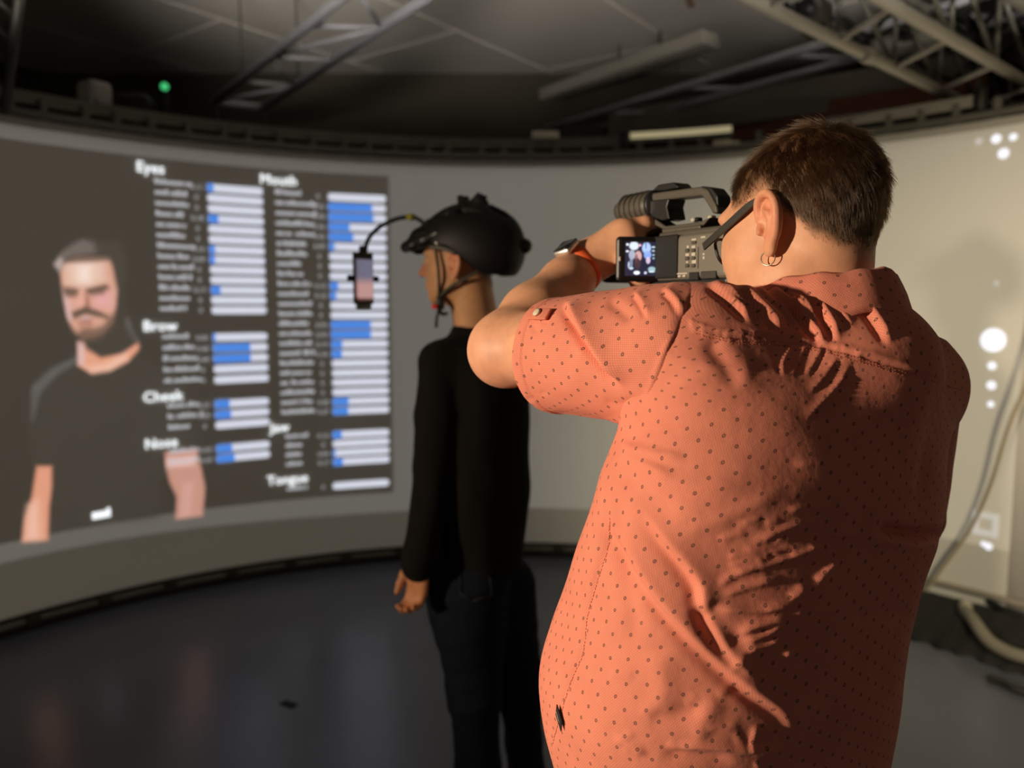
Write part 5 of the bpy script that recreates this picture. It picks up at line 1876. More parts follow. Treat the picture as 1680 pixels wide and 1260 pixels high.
for s_ in (1, -1):
    ring = []
    for k in range(33):
        a = 2 * PI * k / 32
        ca, sa = math.cos(a), math.sin(a)
        y = 0.0255 * np.sign(ca) * abs(ca) ** 0.7
        z = 0.0190 * np.sign(sa) * abs(sa) ** 0.7
        ring.append(H(0.108 - 0.10 * (y * s_ * 0.35 + 0.0) - abs(y * 0.0), (0.035 + y * 1.0) * s_ if s_ > 0 else -(0.035 + y), -0.004 + z) if False else
                    H(0.112 - 0.28 * (0.035 + y), (0.035 + y) * s_, -0.022 + z))
    V, F = tube(ring, 0.0022, 6, False)
    mesh('rim', V, F, M['black'], gl)
    gm = mat('spectacle_lens', (0.9, 0.92, 0.95), 0.05)
    b_ = gm.node_tree.nodes['Principled BSDF']
    b_.inputs['Transmission Weight'].default_value = 1.0
    b_.inputs['IOR'].default_value = 1.05
    q = ring[:-1]
    c = np.mean(q, 0)
    V = [c] + q + [c - FH[0] * 0.0012] + [x - FH[0] * 0.0012 for x in q]
    n = len(q)
    F = [(0, 1 + k, 1 + (k + 1) % n) for k in range(n)] + [(n + 1, n + 2 + (k + 1) % n, n + 2 + k) for k in range(n)]
    mesh('lens', V, F, gm, gl)
bolt('bridge', smooth_pts([H(0.110, 0.010, -0.016), H(0.114, 0, -0.013), H(0.110, -0.010, -0.016)], 4), 0.002, M['black'], gl, 8)
# earring
eo = earL(0.000, 0.002, -0.041)
er = root('earring', eo, 'small silver hoop earring in the left ear lobe', 'earring')
E1, E2 = FH[0] * 0.93 + FH[1] * 0.36, FH[2]
ring = [eo + 0.0088 * (math.cos(a) * E1 + math.sin(a) * E2) for a in np.linspace(0.0, 2 * PI, 41)]
V, F = tube(ring, 0.0008, 8, False)
mesh('hoop', V, F, mat('earring_metal', (0.45, 0.38, 0.30), 0.25, metal=1.0), er)

# smartwatch with orange strap
wt = WL - d_fa * 0.022
dn = np.array([-0.42, -0.25, 0.87])
dn = dn - d_fa * (dn @ d_fa)
dn /= np.linalg.norm(dn)
dw = np.cross(dn, d_fa)
wa = root('wristwatch', wt, 'square black smartwatch with an orange strap on the left wrist', 'watch')
ww = MB()
band, F = [], []
nb_ = 48
for k in range(nb_):
    a = 2 * PI * k / nb_
    rr0 = 0.0385
    ctr = wt + rr0 * (math.cos(a) * dn + 1.0 * math.sin(a) * dw)
    outv = math.cos(a) * dn + math.sin(a) * dw
    wid = 0.0115
    for (o_, t_) in ((-0.001, -wid), (0.0022, -wid * 0.9), (0.0022, wid * 0.9), (-0.001, wid)):
        band.append(ctr + outv * o_ + d_fa * t_)
for k in range(nb_):
    for j in range(4):
        F.append((4 * k + j, 4 * ((k + 1) % nb_) + j, 4 * ((k + 1) % nb_) + (j + 1) % 4, 4 * k + (j + 1) % 4))
mesh('strap', band, F, M['orange'], wa)
Rw = np.stack([d_fa, dw, dn], 1)
MB().box(wt + dn * 0.0435, (0.038, 0.033, 0.0105), 0.0045, Rw, 3).build('case', mat('watch_case', (0.75, 0.72, 0.66), 0.3, metal=0.8), wa)
MB().box(wt + dn * 0.0490, (0.034, 0.029, 0.0022), 0.001, Rw).build('display', M['glass_dark'], wa)

# ================================================================== CAMCORDER
cc = root('camcorder', CC(0.08, 0, 0), 'dark grey camcorder with carrying handle and flip-out screen held up in both hands', 'camcorder')
RC = np.stack([FC[0], FC[1], FC[2]], 1)
def cbox(name, c, size, bev, m, seg=2, parent=None, R=None):
    return MB().box(CC(*c), size, bev, RC if R is None else R, seg).build(name, m, parent or cc, smooth=False)
bodyo = cbox('body', (0.098, 0.0, 0.036), (0.196, 0.080, 0.068), 0.008, M['cam_panel'], 3)
# smooth-shaded lens barrel
V, F = tube([CC(0.19, 0, 0.042), CC(0.205, 0, 0.042), CC(0.206, 0, 0.042), CC(0.24, 0, 0.042), CC(0.241, 0, 0.042), CC(0.268, 0, 0.042)], [0.039, 0.039, 0.036, 0.036, 0.038, 0.038], 32)
mesh('lens_barrel', V, F, M['black'], cc)
V, F = tube([CC(0.266, 0, 0.042), CC(0.270, 0, 0.042), CC(0.300, 0, 0.042)], [0.038, 0.043, 0.047], 4)
cbox('lens_hood', (0.285, 0, 0.042), (0.034, 0.092, 0.078), 0.012, M['black_matte'], 3)
V, F = tube([CC(0.302, 0, 0.042), CC(0.3035, 0, 0.042)], [0.031, 0.029], 28)
mesh('front_glass', V, F, M['glass_dark'], cc)
# recess left behind the flip-out screen, base and rear
cbox('screen_bay', (0.134, 0.0405, 0.038), (0.064, 0.004, 0.066), 0.003, M['black_matte'])
cbox('base_rail', (0.10, 0.0, -0.002), (0.19, 0.070, 0.012), 0.004, M['black'])
cbox('top_deck', (0.085, 0.0, 0.072), (0.15, 0.060, 0.012), 0.004, M['cam_grey'])
# left control panel: keys with pale marks, measured on the panel
pnl = CC(0, 0.0402, 0)
def panel_at(px, py):
    q = hit_plane(px, py, pnl, FC[1])
    v = q - OC
    return v @ FC[0], v @ FC[2]
keys = []
for (px, py, w, h, kind) in ((1139, 393, .010, .0028, 'l'), (1139, 398, .010, .004, 'd'), (1154, 389, .010, .0028, 'l'),
                             (1129, 405, .005, .004, 'l'), (1138, 405, .008, .004, 'l'), (1128, 411, .008, .005, 'd'), (1138, 411, .008, .005, 'd'),
                             (1128, 418, .008, .004, 'l'), (1138, 417, .008, .005, 'l'), (1128, 424, .008, .005, 'd'), (1138, 424, .008, .005, 'd'),
                             (1128, 430, .005, .003, 'l'), (1139, 429, .009, .006, 'l'), (1128, 436, .008, .005, 'd'), (1138, 436, .008, .005, 'd'),
                             (1155, 417, .0045, .003, 'l'), (1155, 423, .0045, .004, 'l')):
    f, u = panel_at(px, py)
    if kind == 'l':
        cbox('panel_mark', (f, 0.0405, u), (w, 0.0012, h), 0.0004, M['cam_light'], 1)
    else:
        cbox('panel_key', (f, 0.0412, u), (w, 0.003, h), 0.001, M['cam_grey'], 1)
f0, u0 = panel_at(1146, 405)
f1, u1 = panel_at(1145, 440)
cbox('panel_groove', ((f0 + f1) / 2, 0.0403, (u0 + u1) / 2), (0.0012, 0.001, abs(u0 - u1)), 0.0003, M['black'], 1)
for (xa, xb, ya, yb, m) in ((1102, 1128, 447, 457, 'cam_light'), (1131, 1147, 446, 460, 'black'), (1150, 1176, 444, 458, 'dark_metal')):
    f0, u0 = panel_at(xa, yb)
    f1, u1 = panel_at(xb, ya)
    if m == 'cam_light':
        cbox('panel_mark', ((f0 + f1) / 2, 0.0405, u1 - 0.0012), (abs(f1 - f0), 0.0014, 0.0022), 0.0004, M['cam_light'], 1)
        for k in range(3):
            cbox('panel_mark', (f1 + (f0 - f1) * (0.2 + 0.3 * k), 0.0405, (u0 + u1) / 2 - 0.001), (abs(f1 - f0) * 0.2, 0.0014, 0.003), 0.0004, M['cam_light'], 1)
    else:
        cbox('panel_cover', ((f0 + f1) / 2, 0.0405, (u0 + u1) / 2), (abs(f1 - f0), 0.003, abs(u1 - u0)), 0.001, M[m], 1)
# flip-out screen facing the operator
def lcd():
    ctr = P(1048, 425, 1.225)
    Rt = np.array([0.985, 0.17, 0.0]); Rt /= np.linalg.norm(Rt)
    Up = np.array([0.03, 0.0, 1.0]); Up -= Rt * (Up @ Rt); Up /= np.linalg.norm(Up)
    Nf = np.cross(Rt, Up); 
    if Nf @ (np.array([0, 0, CAM_H]) - ctr) < 0:
        Nf = -Nf
    R = np.stack([Rt, Nf, Up], 1)
    o = MB().box(ctr - Nf * 0.006, (0.071, 0.012, 0.070), 0.0065, R, 3).build('screen_housing', M['black'], cc, smooth=False)
    nx, ny = 64, 56
    xs, ys = np.linspace(-0.0225, 0.0285, nx), np.linspace(-0.0260, 0.0265, ny)
    X, Y = np.meshgrid(xs, ys, indexing='ij')
    U, Vv = (X + 0.0225) / 0.051, (Y + 0.026) / 0.0525
    C = np.ones((nx, ny, 3)) * np.array(S(28, 32, 56))
    def g(cx, cy, rx, ry, col, op=1.0):
        nonlocal C
        a = (sstep(1.25, 0.75, np.sqrt(((U - cx) / rx) ** 2 + ((Vv - cy) / ry) ** 2)) * op)[..., None]
        C = C * (1 - a) + np.array(col) * a
    g(0.28, 0.88, 0.15, 0.12, S(214, 224, 236)); g(0.22, 0.62, 0.10, 0.14, S(180, 186, 204), .8); g(0.20, 0.40, 0.05, 0.2, S(150, 160, 190), .6)
    g(0.42, 0.58, 0.11, 0.15, S(204, 160, 160)); g(0.40, 0.36, 0.10, 0.16, S(64, 48, 56)); g(0.36, 0.50, 0.05, 0.14, S(90, 60, 60), .7)
    g(0.68, 0.82, 0.14, 0.16, S(170, 196, 244)); g(0.72, 0.62, 0.12, 0.12, S(140, 170, 236), .9); g(0.74, 0.46, 0.07, 0.10, S(214, 190, 220), .9); g(0.66, 0.9, 0.02, 0.1, S(30, 40, 70), .8)
    g(0.07, 0.92, 0.045, 0.035, S(220, 226, 240)); g(0.07, 0.72, 0.05, 0.03, S(220, 226, 240)); g(0.47, 0.90, 0.04, 0.04, S(226, 170, 190)); g(0.12, 0.32, 0.03, 0.10, S(190, 200, 220), .8)
    g(0.20, 0.22, 0.07, 0.04, S(180, 200, 216)); g(0.38, 0.09, 0.10, 0.055, S(236, 240, 244)); g(0.66, 0.09, 0.045, 0.04, S(200, 205, 225)); g(0.86, 0.20, 0.12, 0.07, S(150, 180, 190)); g(0.86, 0.13, 0.10, 0.03, S(196, 214, 220))
    g(0.90, 0.85, 0.06, 0.03, S(170, 190, 200)); g(0.90, 0.74, 0.05, 0.03, S(160, 180, 190)); g(0.91, 0.62, 0.04, 0.03, S(150, 170, 186)); g(0.91, 0.52, 0.04, 0.03, S(140, 160, 180))
    pts = ctr + X[..., None] * Rt + Y[..., None] * Up + Nf * 0.0004
    i, j = np.meshgrid(np.arange(nx - 1), np.arange(ny - 1), indexing='ij')
    a = (i * ny + j).ravel()
    Q = np.stack([a, a + ny, a + ny + 1, a + 1], 1)
    q = mesh('display', pts.reshape(-1, 3), Q, attr_mat('viewfinder_picture', 'lcd', True, 1.25, 0.2), o)
    set_color(q, 'lcd', C.reshape(-1, 3))
    MB().box(ctr - Rt * 0.0305 + Nf * 0.0002 - Up * 0.0, (0.004, 0.002, 0.007), 0.0008, R, 1).build('screen_button', M['cam_light'], o)
    hing = CC(0.150, 0.042, 0.035)
    MB().tube([ctr + Rt * 0.034 - Nf * 0.006, hing], 0.007, 12).build('screen_hinge', M['black'], cc)
lcd()
# handle: lower plate, rear post, top bar, dark front block
def hp(px, py, l=0.0):
    q = hit_plane(px, py, CC(0, l, 0), FC[1])
    v = q - OC
    return v @ FC[0], v @ FC[2]
def slab(name, outline, l0, l1, m, bev=0.003):
    """outline in pixels on the handle's middle plane, extruded sideways"""
    pts = [hp(*p, (l0 + l1) / 2) for p in outline]
    bm = bmesh.new()
    vs = [bm.verts.new(Vector(CC(f, l0, u))) for f, u in pts]
    fc = bm.faces.new(vs)
    r = bmesh.ops.extrude_face_region(bm, geom=[fc])
    nv = [g for g in r['geom'] if isinstance(g, bmesh.types.BMVert)]
    for v in nv:
        v.co += Vector((l1 - l0) * FC[1])
    bmesh.ops.recalc_face_normals(bm, faces=bm.faces[:])
    if bev:
        bmesh.ops.bevel(bm, geom=bm.edges[:], offset=bev, segments=2, affect='EDGES', profile=0.5)
    bmesh.ops.triangulate(bm, faces=[f for f in bm.faces if len(f.verts) > 4])
    bm.verts.index_update()
    V = [np.array(v.co) for v in bm.verts]
    F = [tuple(v.index for v in f.verts) for f in bm.faces]
    bm.free()
    return mesh(name, V, F, m, cc, False)
slab('handle_base', [(1102, 378), (1166, 371), (1178, 357), (1160, 365), (1104, 372), (1074, 352), (1068, 344), (1060, 356), (1078, 366)], -0.016, 0.016, M['cam_grey'], 0.002)
slab('handle_base_lower', [(1106, 391), (1168, 380), (1168, 370), (1104, 377)], -0.024, 0.024, M['cam_grey'], 0.002)
slab('handle_top', [(1080, 330), (1088, 334), (1110, 328), (1162, 322), (1176, 344), (1180, 352), (1188, 350), (1186, 338), (1172, 312), (1160, 307), (1100, 315), (1080, 318)], -0.014, 0.014, M['cam_grey'], 0.003)
slab('handle_front_block', [(1080, 330), (1112, 327), (1108, 340), (1112, 360), (1100, 363), (1084, 358), (1076, 346)], -0.020, 0.016, M['black'], 0.002)
slab('accessory_shoe', [(1082, 314), (1092, 304), (1118, 300), (1126, 309), (1100, 314)], -0.016, 0.016, M['black'], 0.002)
slab('handle_rear_grip', [(1160, 306), (1178, 309), (1188, 322), (1190, 346), (1184, 344), (1172, 316)], -0.018, 0.010, M['black'], 0.002)
for (px, py) in ((1140, 361), (1146, 360), (1168, 357)):
    f, u = hp(px, py)
    cbox('handle_button', (f, 0.0, u), (0.008, 0.012, 0.006), 0.0015, M['cam_light'] if px != 1146 else M['black'], 1)
# ribbed microphone block at the front of the handle
f0, u0 = hp(1077, 336)
f1, u1 = hp(1020, 338)
V, F = tube([CC(f0, 0, u0), CC(f0 + (f1 - f0) * 0.15, 0, u0), CC(f0 + (f1 - f0) * 0.8, 0, u0 - 0.001), CC(f1, 0, u0 - 0.002)], [0.021, 0.0235, 0.0225, 0.0175], 28)
mic = mesh('microphone', V, F, M['cam_grey'], cc)
m = MB()
for k in range(5):
    f = f0 + (f1 - f0) * (0.18 + 0.15 * k)
    ringp = [CC(f, 0.0240 * math.cos(a), u0 + 0.0240 * math.sin(a)) for a in np.linspace(0, 2 * PI, 25)]
    m.tube(ringp, 0.0017, 6, False)
m.build('microphone_rib', M['cam_grey'], cc)
V, F = tube([CC(f0 - 0.004, 0, u0), CC(f0 + 0.004, 0, u0)], [0.0245, 0.0245], 28)
mesh('microphone_ring', V, F, M['black'], cc)
m = MB()
for k in range(4):
    f = f0 + (f1 - f0) * (0.15 + 0.2 * k)
    m.box(CC(f, 0.012, u0 - 0.019), (0.010, 0.006, 0.005), 0.0015, RC)
m.build('microphone_switch', M['cam_light'], cc)
# eyepiece with rubber cup towards the eye
V, F = tube([CC(0.012, 0.0, 0.062), CC(-0.02, 0.0, 0.066), CC(-0.034, 0.0, 0.068), CC(-0.044, 0.0, 0.068)], [0.017, 0.018, 0.021, 0.024], 24)
mesh('eyepiece', V, F, M['black'], cc)
cbox('battery', (-0.012, -0.004, 0.028), (0.030, 0.046, 0.044), 0.006, M['black'], 2)
cbox('hand_strap', (0.10, -0.050, 0.038), (0.085, 0.018, 0.040), 0.008, M['black_matte'], 3)
# ================================================================== HELMETED PERSON
p2 = root('person', (-0.10, 2.08, 0.0), 'person in a black sweater and dark jeans standing in left profile, wearing a helmet', 'person')
F2 = frame(-52)
FH2 = frame(-74, 2)
H2C = P(757, 424, 2.05)
def H2(f, l, u):
    return H2C + f * FH2[0] + l * FH2[1] + u * FH2[2]
R2v = -F2[1]
QZ = np.array([0.86, 0.95, 1.05, 1.15, 1.25, 1.33, 1.40, 1.46])
QB = np.array([0.115, 0.115, 0.112, 0.112, 0.118, 0.12, 0.112, 0.085])
QF = np.zeros(8)
L2Y = [540, 570, 600, 650, 720, 800, 870, 930, 1000]
L2X = [738, 716, 708, 706, 706, 706, 706, 708, 712]
R2Y = [530, 560, 600, 650, 700, 760, 800, 850, 880, 930, 1000]
R2X = [822, 842, 862, 872, 872, 866, 871, 868, 857, 855, 858]
S2, A2 = solve_rings(QZ, QB, QF, np.array([-0.07, 2.08]), F2[0], R2v, L2Y, L2X, R2Y, R2X)
print('rings2', np.round(S2, 3), np.round(A2, 3))
PRM2 = (QZ, QB, QF, S2, A2, np.array([-0.07, 2.08]), F2[0], R2v)
N2 = P(783, 545, 2.07)
S2L, E2L, W2L = P(724, 598, 1.99), P(712, 768, 1.95), P(688, 928, 1.90)
S2R, E2R, W2R = P(838, 600, 2.24), P(826, 765, 2.30), P(800, 900, 2.22)
b2 = SDF()
b2.fun(torso_fun(0.02, 0.9, 1.44, PRM2), (-0.5, 1.7, 0.9), (0.3, 2.5, 1.44), 0.02)
b2.cap(H2(-0.02, 0, -0.055), N2, 0.056, 0.062, 0.02)
b2.ell(H2(-0.012, 0, 0.028), (0.100, 0.077, 0.090), FH2, 0.015)
b2.ell(H2(0.030, 0, -0.03), (0.060, 0.061, 0.080), FH2, 0.02)
b2.ell(H2(0.030, 0, -0.080), (0.058, 0.052, 0.038), FH2, 0.02)
b2.ell(H2(0.074, 0, -0.100), (0.020, 0.024, 0.018), FH2, 0.02)
b2.ell(H2(0.080, 0, 0.014), (0.018, 0.050, 0.012), FH2, 0.015)
b2.chain([H2(0.086, 0, 0.002), H2(0.100, 0, -0.018), H2(0.111, 0, -0.033)], [0.007, 0.009, 0.0115], 0.014)
for s_ in (1, -1):
    b2.ell(H2(0.098, 0.030 * s_, -0.006), (0.013, 0.018, 0.012), FH2, 0.012, 's')
    b2.ell(H2(0.080, 0.030 * s_, -0.006), (0.014, 0.014, 0.011), FH2, 0.003)
    b2.ell(H2(0.096, 0.010 * s_, -0.036), (0.010, 0.008, 0.008), FH2, 0.008)
b2.ell(H2(0.084, 0, -0.062), (0.014, 0.030, 0.022), FH2, 0.012)
b2.ell(H2(0.092, 0, -0.064), (0.008, 0.021, 0.0055), FH2, 0.006)
b2.ell(H2(0.090, 0, -0.074), (0.008, 0.019, 0.006), FH2, 0.006)
ear2 = ear(b2, 1, FH2, H2, (-0.006, 0.075, -0.026), 10, 26)
ear(b2, -1, FH2, H2, (-0.006, 0.075, -0.026), 10, 26)
for A, B, C_ in ((S2L, E2L, W2L), (S2R, E2R, W2R)):
    b2.chain([A, B, C_], [0.045, 0.038, 0.026], 0.02)
def rest_hand(sd, W, fwd, side, s=1.0):
    """relaxed hand hanging from the wrist: palm, four unequal curled fingers, thumb from the side"""
    dn_ = np.array([0.0, 0.0, -1.0]) + 0.12 * fwd
    dn_ /= np.linalg.norm(dn_)
    inw = np.cross(dn_, fwd) * side
    inw /= np.linalg.norm(inw)
    k = W + dn_ * 0.085 * s
    sd.ell(W + dn_ * 0.048 * s, np.array((0.038, 0.017, 0.050)) * s, np.array([fwd, inw, dn_]), 0.015)
    for j in range(4):
        o = fwd * (0.026 - 0.0175 * j) * s
        ln = (0.040, 0.045, 0.041, 0.033)[j] * s
        a = k + o
        b = a + (dn_ * 0.92 + inw * 0.35) * ln
        c = b + (dn_ * 0.35 + inw * 0.90) * ln * 0.62
        d = c + (-dn_ * 0.35 + inw * 0.75) * ln * 0.45
        sd.chain([W + dn_ * 0.03 + o * 0.7, a, b, c, d], [0.014 * s, 0.0105 * s, 0.0092 * s, 0.0082 * s, 0.0072 * s], 0.006)
    t0 = W + dn_ * 0.022 * s + fwd * 0.022 * s
    sd.chain([t0, t0 + (dn_ * 0.55 + fwd * 0.75 + inw * 0.2) * 0.036 * s, t0 + (dn_ * 0.55 + fwd * 0.75 + inw * 0.2) * 0.036 * s + (dn_ * 0.9 + fwd * 0.05 + inw * 0.4) * 0.032 * s,
              t0 + (dn_ * 0.55 + fwd * 0.75 + inw * 0.2) * 0.036 * s + (dn_ * 0.9 + inw * 0.45) * 0.056 * s], [0.016 * s, 0.0125 * s, 0.0105 * s, 0.0085 * s], 0.008)
rest_hand(b2, W2L + [0, 0, 0.008], np.array([-0.80, 0.60, 0.0]), -1, 0.88)
rest_hand(b2, W2R + [0, 0, -0.005], F2[0], 1)
HP2 = [(P(765, 955, 2.02), P(779, 1140, 2.00), P(788, 1395, 2.03)), (P(815, 955, 2.13), P(852, 1125, 2.17), P(866, 1330, 2.24))]
HP2 = [(a, b, np.array([c[0], c[1], 0.10])) for a, b, c in HP2]
for a, b, c in HP2:
    b2.chain([a, b, c], [0.085, 0.055, 0.038], 0.02)
    b2.chain([c, c + F2[0] * 0.10 - [0, 0, 0.055]], [0.035, 0.03], 0.02)
V, Q = nets(b2, *b2.bounds(), 0.0055, warps=[(H2(0.03, 0.04, -0.03), 0.13, 0.55), (W2L + [0, 0, -0.08], 0.11, 0.45)])
print('p2 body', len(V))
ob2 = mesh('body', V, Q, M['skin'], p2)
lv = (V - H2C) @ FH2.T
t2 = np.tile(np.array([0.62, 0.32, 0.155]), (len(V), 1))
hl = np.interp(lv[:, 0], [-0.2, -0.10, -0.075, -0.055, -0.030, 0.02, 0.05, 0.1], [-0.10, -0.085, -0.066, -0.045, 0.006, 0.012, 0.02, 0.08])
hm = np.linalg.norm(lv / np.array([0.11, 0.09, 0.12]), axis=1) < 1.35
s_ = sstep(-0.006, 0.02, lv[:, 2] - hl) * hm * ~((lv[:, 1] > 0.072) & (np.linalg.norm(lv - np.array([-0.01, 0.08, -0.02]), axis=1) < 0.042))
t2 = t2 * (1 - s_[:, None]) + np.array([0.08, 0.045, 0.025]) * s_[:, None]
er_ = sstep(0.05, 0.02, np.linalg.norm(V - ear2(0.005, 0.005, 0.005), axis=1))[:, None] * (lv[:, 1] > 0.07)[:, None]
t2 = t2 * (1 - 0.5 * er_) + np.array([0.62, 0.20, 0.12]) * 0.5 * er_
nose = sstep(0.05, 0.015, np.linalg.norm(lv - np.array([0.115, 0, -0.03]), axis=1))[:, None]
t2 = t2 * (1 - 0.5 * nose) + np.array([0.62, 0.19, 0.13]) * 0.5 * nose
hd = ((V[:, 2] < W2L[2] + 0.02) & (V[:, 2] > 0.55) & (np.linalg.norm(V[:, :2] - W2L[:2], axis=1) < 0.2))[:, None]
t2 = np.where(hd, t2 * np.array([0.95, 0.78, 0.72]), t2)
set_color(ob2, 'tint', t2)
ab2 = (lv[:, 2] - hl) * hm - 10 * ~hm - 10 * ((lv[:, 1] > 0.072) & (np.linalg.norm(lv - np.array([-0.01, 0.08, -0.02]), axis=1) < 0.042)) - 10 * (lv[:, 2] > 0.05)
hair(p2, V, Q, lv, ab2, FH2, H2C, 4000, 0.013, 0.00018, hair_mat('dark_hair', (0.06, 0.035, 0.018)), 8,
     lambda l, a, r: (np.tile([-0.3, 0, -1.0], (len(a), 1)), 0.6 + 0.6 * r.random(len(a)), np.full(len(a), 0.25)))
for s_ in (1, -1):
    e = SDF().ell(H2(0.081, 0.030 * s_, -0.006), (0.0120, 0.0120, 0.0120), FH2)
    v, q = nets(e, *e.bounds(), 0.004)
    oe = mesh('eye', v, q, bpy.data.materials['eyeball'], p2)
    dd = (v - H2(0.081, 0.030 * s_, -0.006)) @ FH2[0]
    set_color(oe, 'eyec', np.where((dd > 0.0105)[:, None], np.array([0.08, 0.05, 0.03]), np.array([0.7, 0.66, 0.6])))
# sweater
sw = SDF()
sw.fun(torso_fun(0.0, 0.85, 1.45, PRM2), (-0.5, 1.7, 0.85), (0.3, 2.5, 1.45), 0.02)
sw.cap(N2 + [0, 0, -0.045], S2L, 0.066, 0.058, 0.04)
sw.cap(N2 + [0, 0, -0.045], S2R, 0.066, 0.058, 0.04)
sw.cap(N2 + [0, 0, -0.05], N2 + [0, 0, 0.0], 0.070, 0.064, 0.03)
for A, B, C_ in ((S2L, E2L, W2L), (S2R, E2R, W2R)):
    sw.chain([A, A + (B - A) * 0.5, B, B + (C_ - B) * 0.85, C_], [0.060, 0.060, 0.054, 0.042, 0.043], 0.012)
V, Q = nets(sw, *sw.bounds(), 0.0065)
Nn = vnormals(V, Q)
V = V + Nn * (0.004 * vnoise(V, 26, 51) + 0.0015 * vnoise(V, 80, 52))[:, None]
mesh('sweater', V, Q, mat('black_knit', (0.0095, 0.0085, 0.007), 0.95, spec=0.05, sheen=0.02, bump=0.4, bscale=500), p2)
# jeans
je = SDF()
hipf = torso_fun(0.004, 0.84, 0.99, PRM2)
je.fun(hipf, (-0.5, 1.7, 0.84), (0.3, 2.5, 0.99), 0.03)
rads = ([0.115, 0.070, 0.060, 0.062], [0.110, 0.068, 0.052, 0.062])
for (a, b, c), r_ in zip(HP2, rads):
    je.chain([a + [0, 0, -0.02], b, b + (c - b) * 0.55, c + [0, 0, -0.03]], r_, 0.03)
V, Q = nets(je, *je.bounds(), 0.008)
Nn = vnormals(V, Q)
px_, py_, _ = proj(V)
wr = 0.0014 * np.sin(V[:, 2] * 95 + 3 * np.sin(V[:, 0] * 18)) * sstep(0.25, 0.0, np.abs(V[:, 2] - 0.56) - 0.02)
V = V + Nn * (wr + 0.003 * vnoise(V, 30, 61))[:, None]
jm = mat('dark_denim', (0.010, 0.013, 0.019), 0.9, spec=0.05, noise=0.3, nscale=40)
jo = mesh('jeans', V, Q, jm, p2)
_jx, _jy, _ = proj(V)
def on_jeans(px, py):
    vis = (Nn * (np.array([0, 0, CAM_H]) - V)).sum(1) > 0
    i = np.argsort((_jx - px) ** 2 + (_jy - py) ** 2 + 1e9 * ~vis)[:4]
    return V[i].mean(0) + Nn[i].mean(0) * 0.003
pk = [on_jeans(*q) for q in ((756, 942), (756, 972), (778, 982), (806, 976), (804, 946))]
m = MB()
for i in range(4):
    m.tube([pk[i] - 0.002, (pk[i] + pk[i + 1]) / 2 - 0.001, pk[i + 1] - 0.002], 0.0016, 6)
m.build('back_pocket_seam', mat('denim_stitch', (0.022, 0.021, 0.018), 0.9), jo)
shoe(HP2[0][2], F2[0], p2)
shoe(HP2[1][2], F2[0], p2)

# ---------------- helmet
hr = root('bike_helmet', H2(0, 0, 0.05), 'black bike helmet with a camera mount, worn by the person in the black sweater', 'helmet')
he = SDF()
he.ell(H2(-0.028, 0, 0.035), (0.142, 0.104, 0.108), FH2, 0.01)
he.ell(H2(-0.075, 0, 0.000), (0.088, 0.088, 0.078), FH2, 0.03)
he.ell(H2(-0.020, 0, 0.035), (0.112, 0.086, 0.095), FH2, 0.006, 's')
he.ell(H2(-0.058, 0, -0.03), (0.075, 0.075, 0.075), FH2, 0.006, 's')
def hcut(p):
    l = (p - H2C) @ FH2.T
    edge = np.interp(l[:, 0], [-0.2, -0.12, -0.085, -0.05, 0.0, 0.05, 0.12], [-0.052, -0.052, -0.056, -0.022, 0.020, 0.032, 0.036])
    return edge - l[:, 2]
he.fun(hcut, (-9, -9, -9), (9, 9, 9), 0.006, 'i')
for l_, w_ in ((0.0, 0.010), (0.036, 0.011), (-0.036, 0.011), (0.070, 0.010), (-0.070, 0.010)):
    for f0_, f1_ in ((0.055, 0.012), (-0.03, -0.075), (-0.105, -0.135)):
        k_ = math.sqrt(max(0.05, 1 - (l_ / 0.104) ** 2))
        def zz_(f):
            return 0.035 + 0.108 * k_ * math.sqrt(max(0.02, 1 - ((f + 0.028) / 0.142) ** 2))
        he.cap(H2(f0_, l_, zz_(f0_)), H2(f1_, l_, zz_(f1_)), w_, w_, 0.005, 's')
V, Q = nets(he, *he.bounds(), 0.0052)
mesh('shell', V, Q, mat('helmet_black', (0.007, 0.006, 0.006), 0.55, spec=0.3), hr)
vi = SDF()
vi.chain([H2(0.085, 0, 0.098), H2(0.120, 0, 0.070), H2(0.156, 0, 0.036)], [0.012, 0.010, 0.006], 0.02)
for s_ in (1, -1):
    vi.chain([H2(0.060, 0.045 * s_, 0.088), H2(0.100, 0.048 * s_, 0.060), H2(0.140, 0.040 * s_, 0.034)], [0.014, 0.012, 0.006], 0.03)
    vi.chain([H2(0.030, 0.080 * s_, 0.060), H2(0.070, 0.074 * s_, 0.044), H2(0.115, 0.060 * s_, 0.032)], [0.014, 0.011, 0.006], 0.03)
    vi.chain([H2(0.156, 0, 0.036), H2(0.140, 0.040 * s_, 0.033), H2(0.112, 0.062 * s_, 0.032)], [0.006, 0.006, 0.006], 0.02)
V, Q = nets(vi, *vi.bounds(), 0.005)
mesh('visor', V, Q, mat('visor_black', (0.010, 0.009, 0.008), 0.4), hr)
# rear adjuster, light and reflective dots
ad = SDF()
ad.chain([H2(-0.14, 0.0, 0.03), H2(-0.172, 0.0, 0.022)], [0.024, 0.020], 0.01)
V, Q = nets(ad, *ad.bounds(), 0.005)
mesh('rear_light', V, Q, M['black'], hr)
for (f, l, u, r_, m_) in ((0.030, 0.094, 0.034, 0.0055, M['silver']), (0.052, 0.083, 0.046, 0.005, M['cam_grey']), (-0.115, 0.062, 0.070, 0.008, M['cam_grey'])):
    e = SDF().ell(H2(f, l, u), (r_, r_, r_))
    V, Q = nets(e, *e.bounds(), 0.0025)
    mesh('rivet', V, Q, m_, hr)
V, F = tube(smooth_pts([H2(0.055, 0.080, 0.026), H2(0.02, 0.088, 0.022), H2(-0.02, 0.089, 0.006)], 5), 0.006, 8)
mesh('inner_band', V, F, M['cam_grey'], hr)
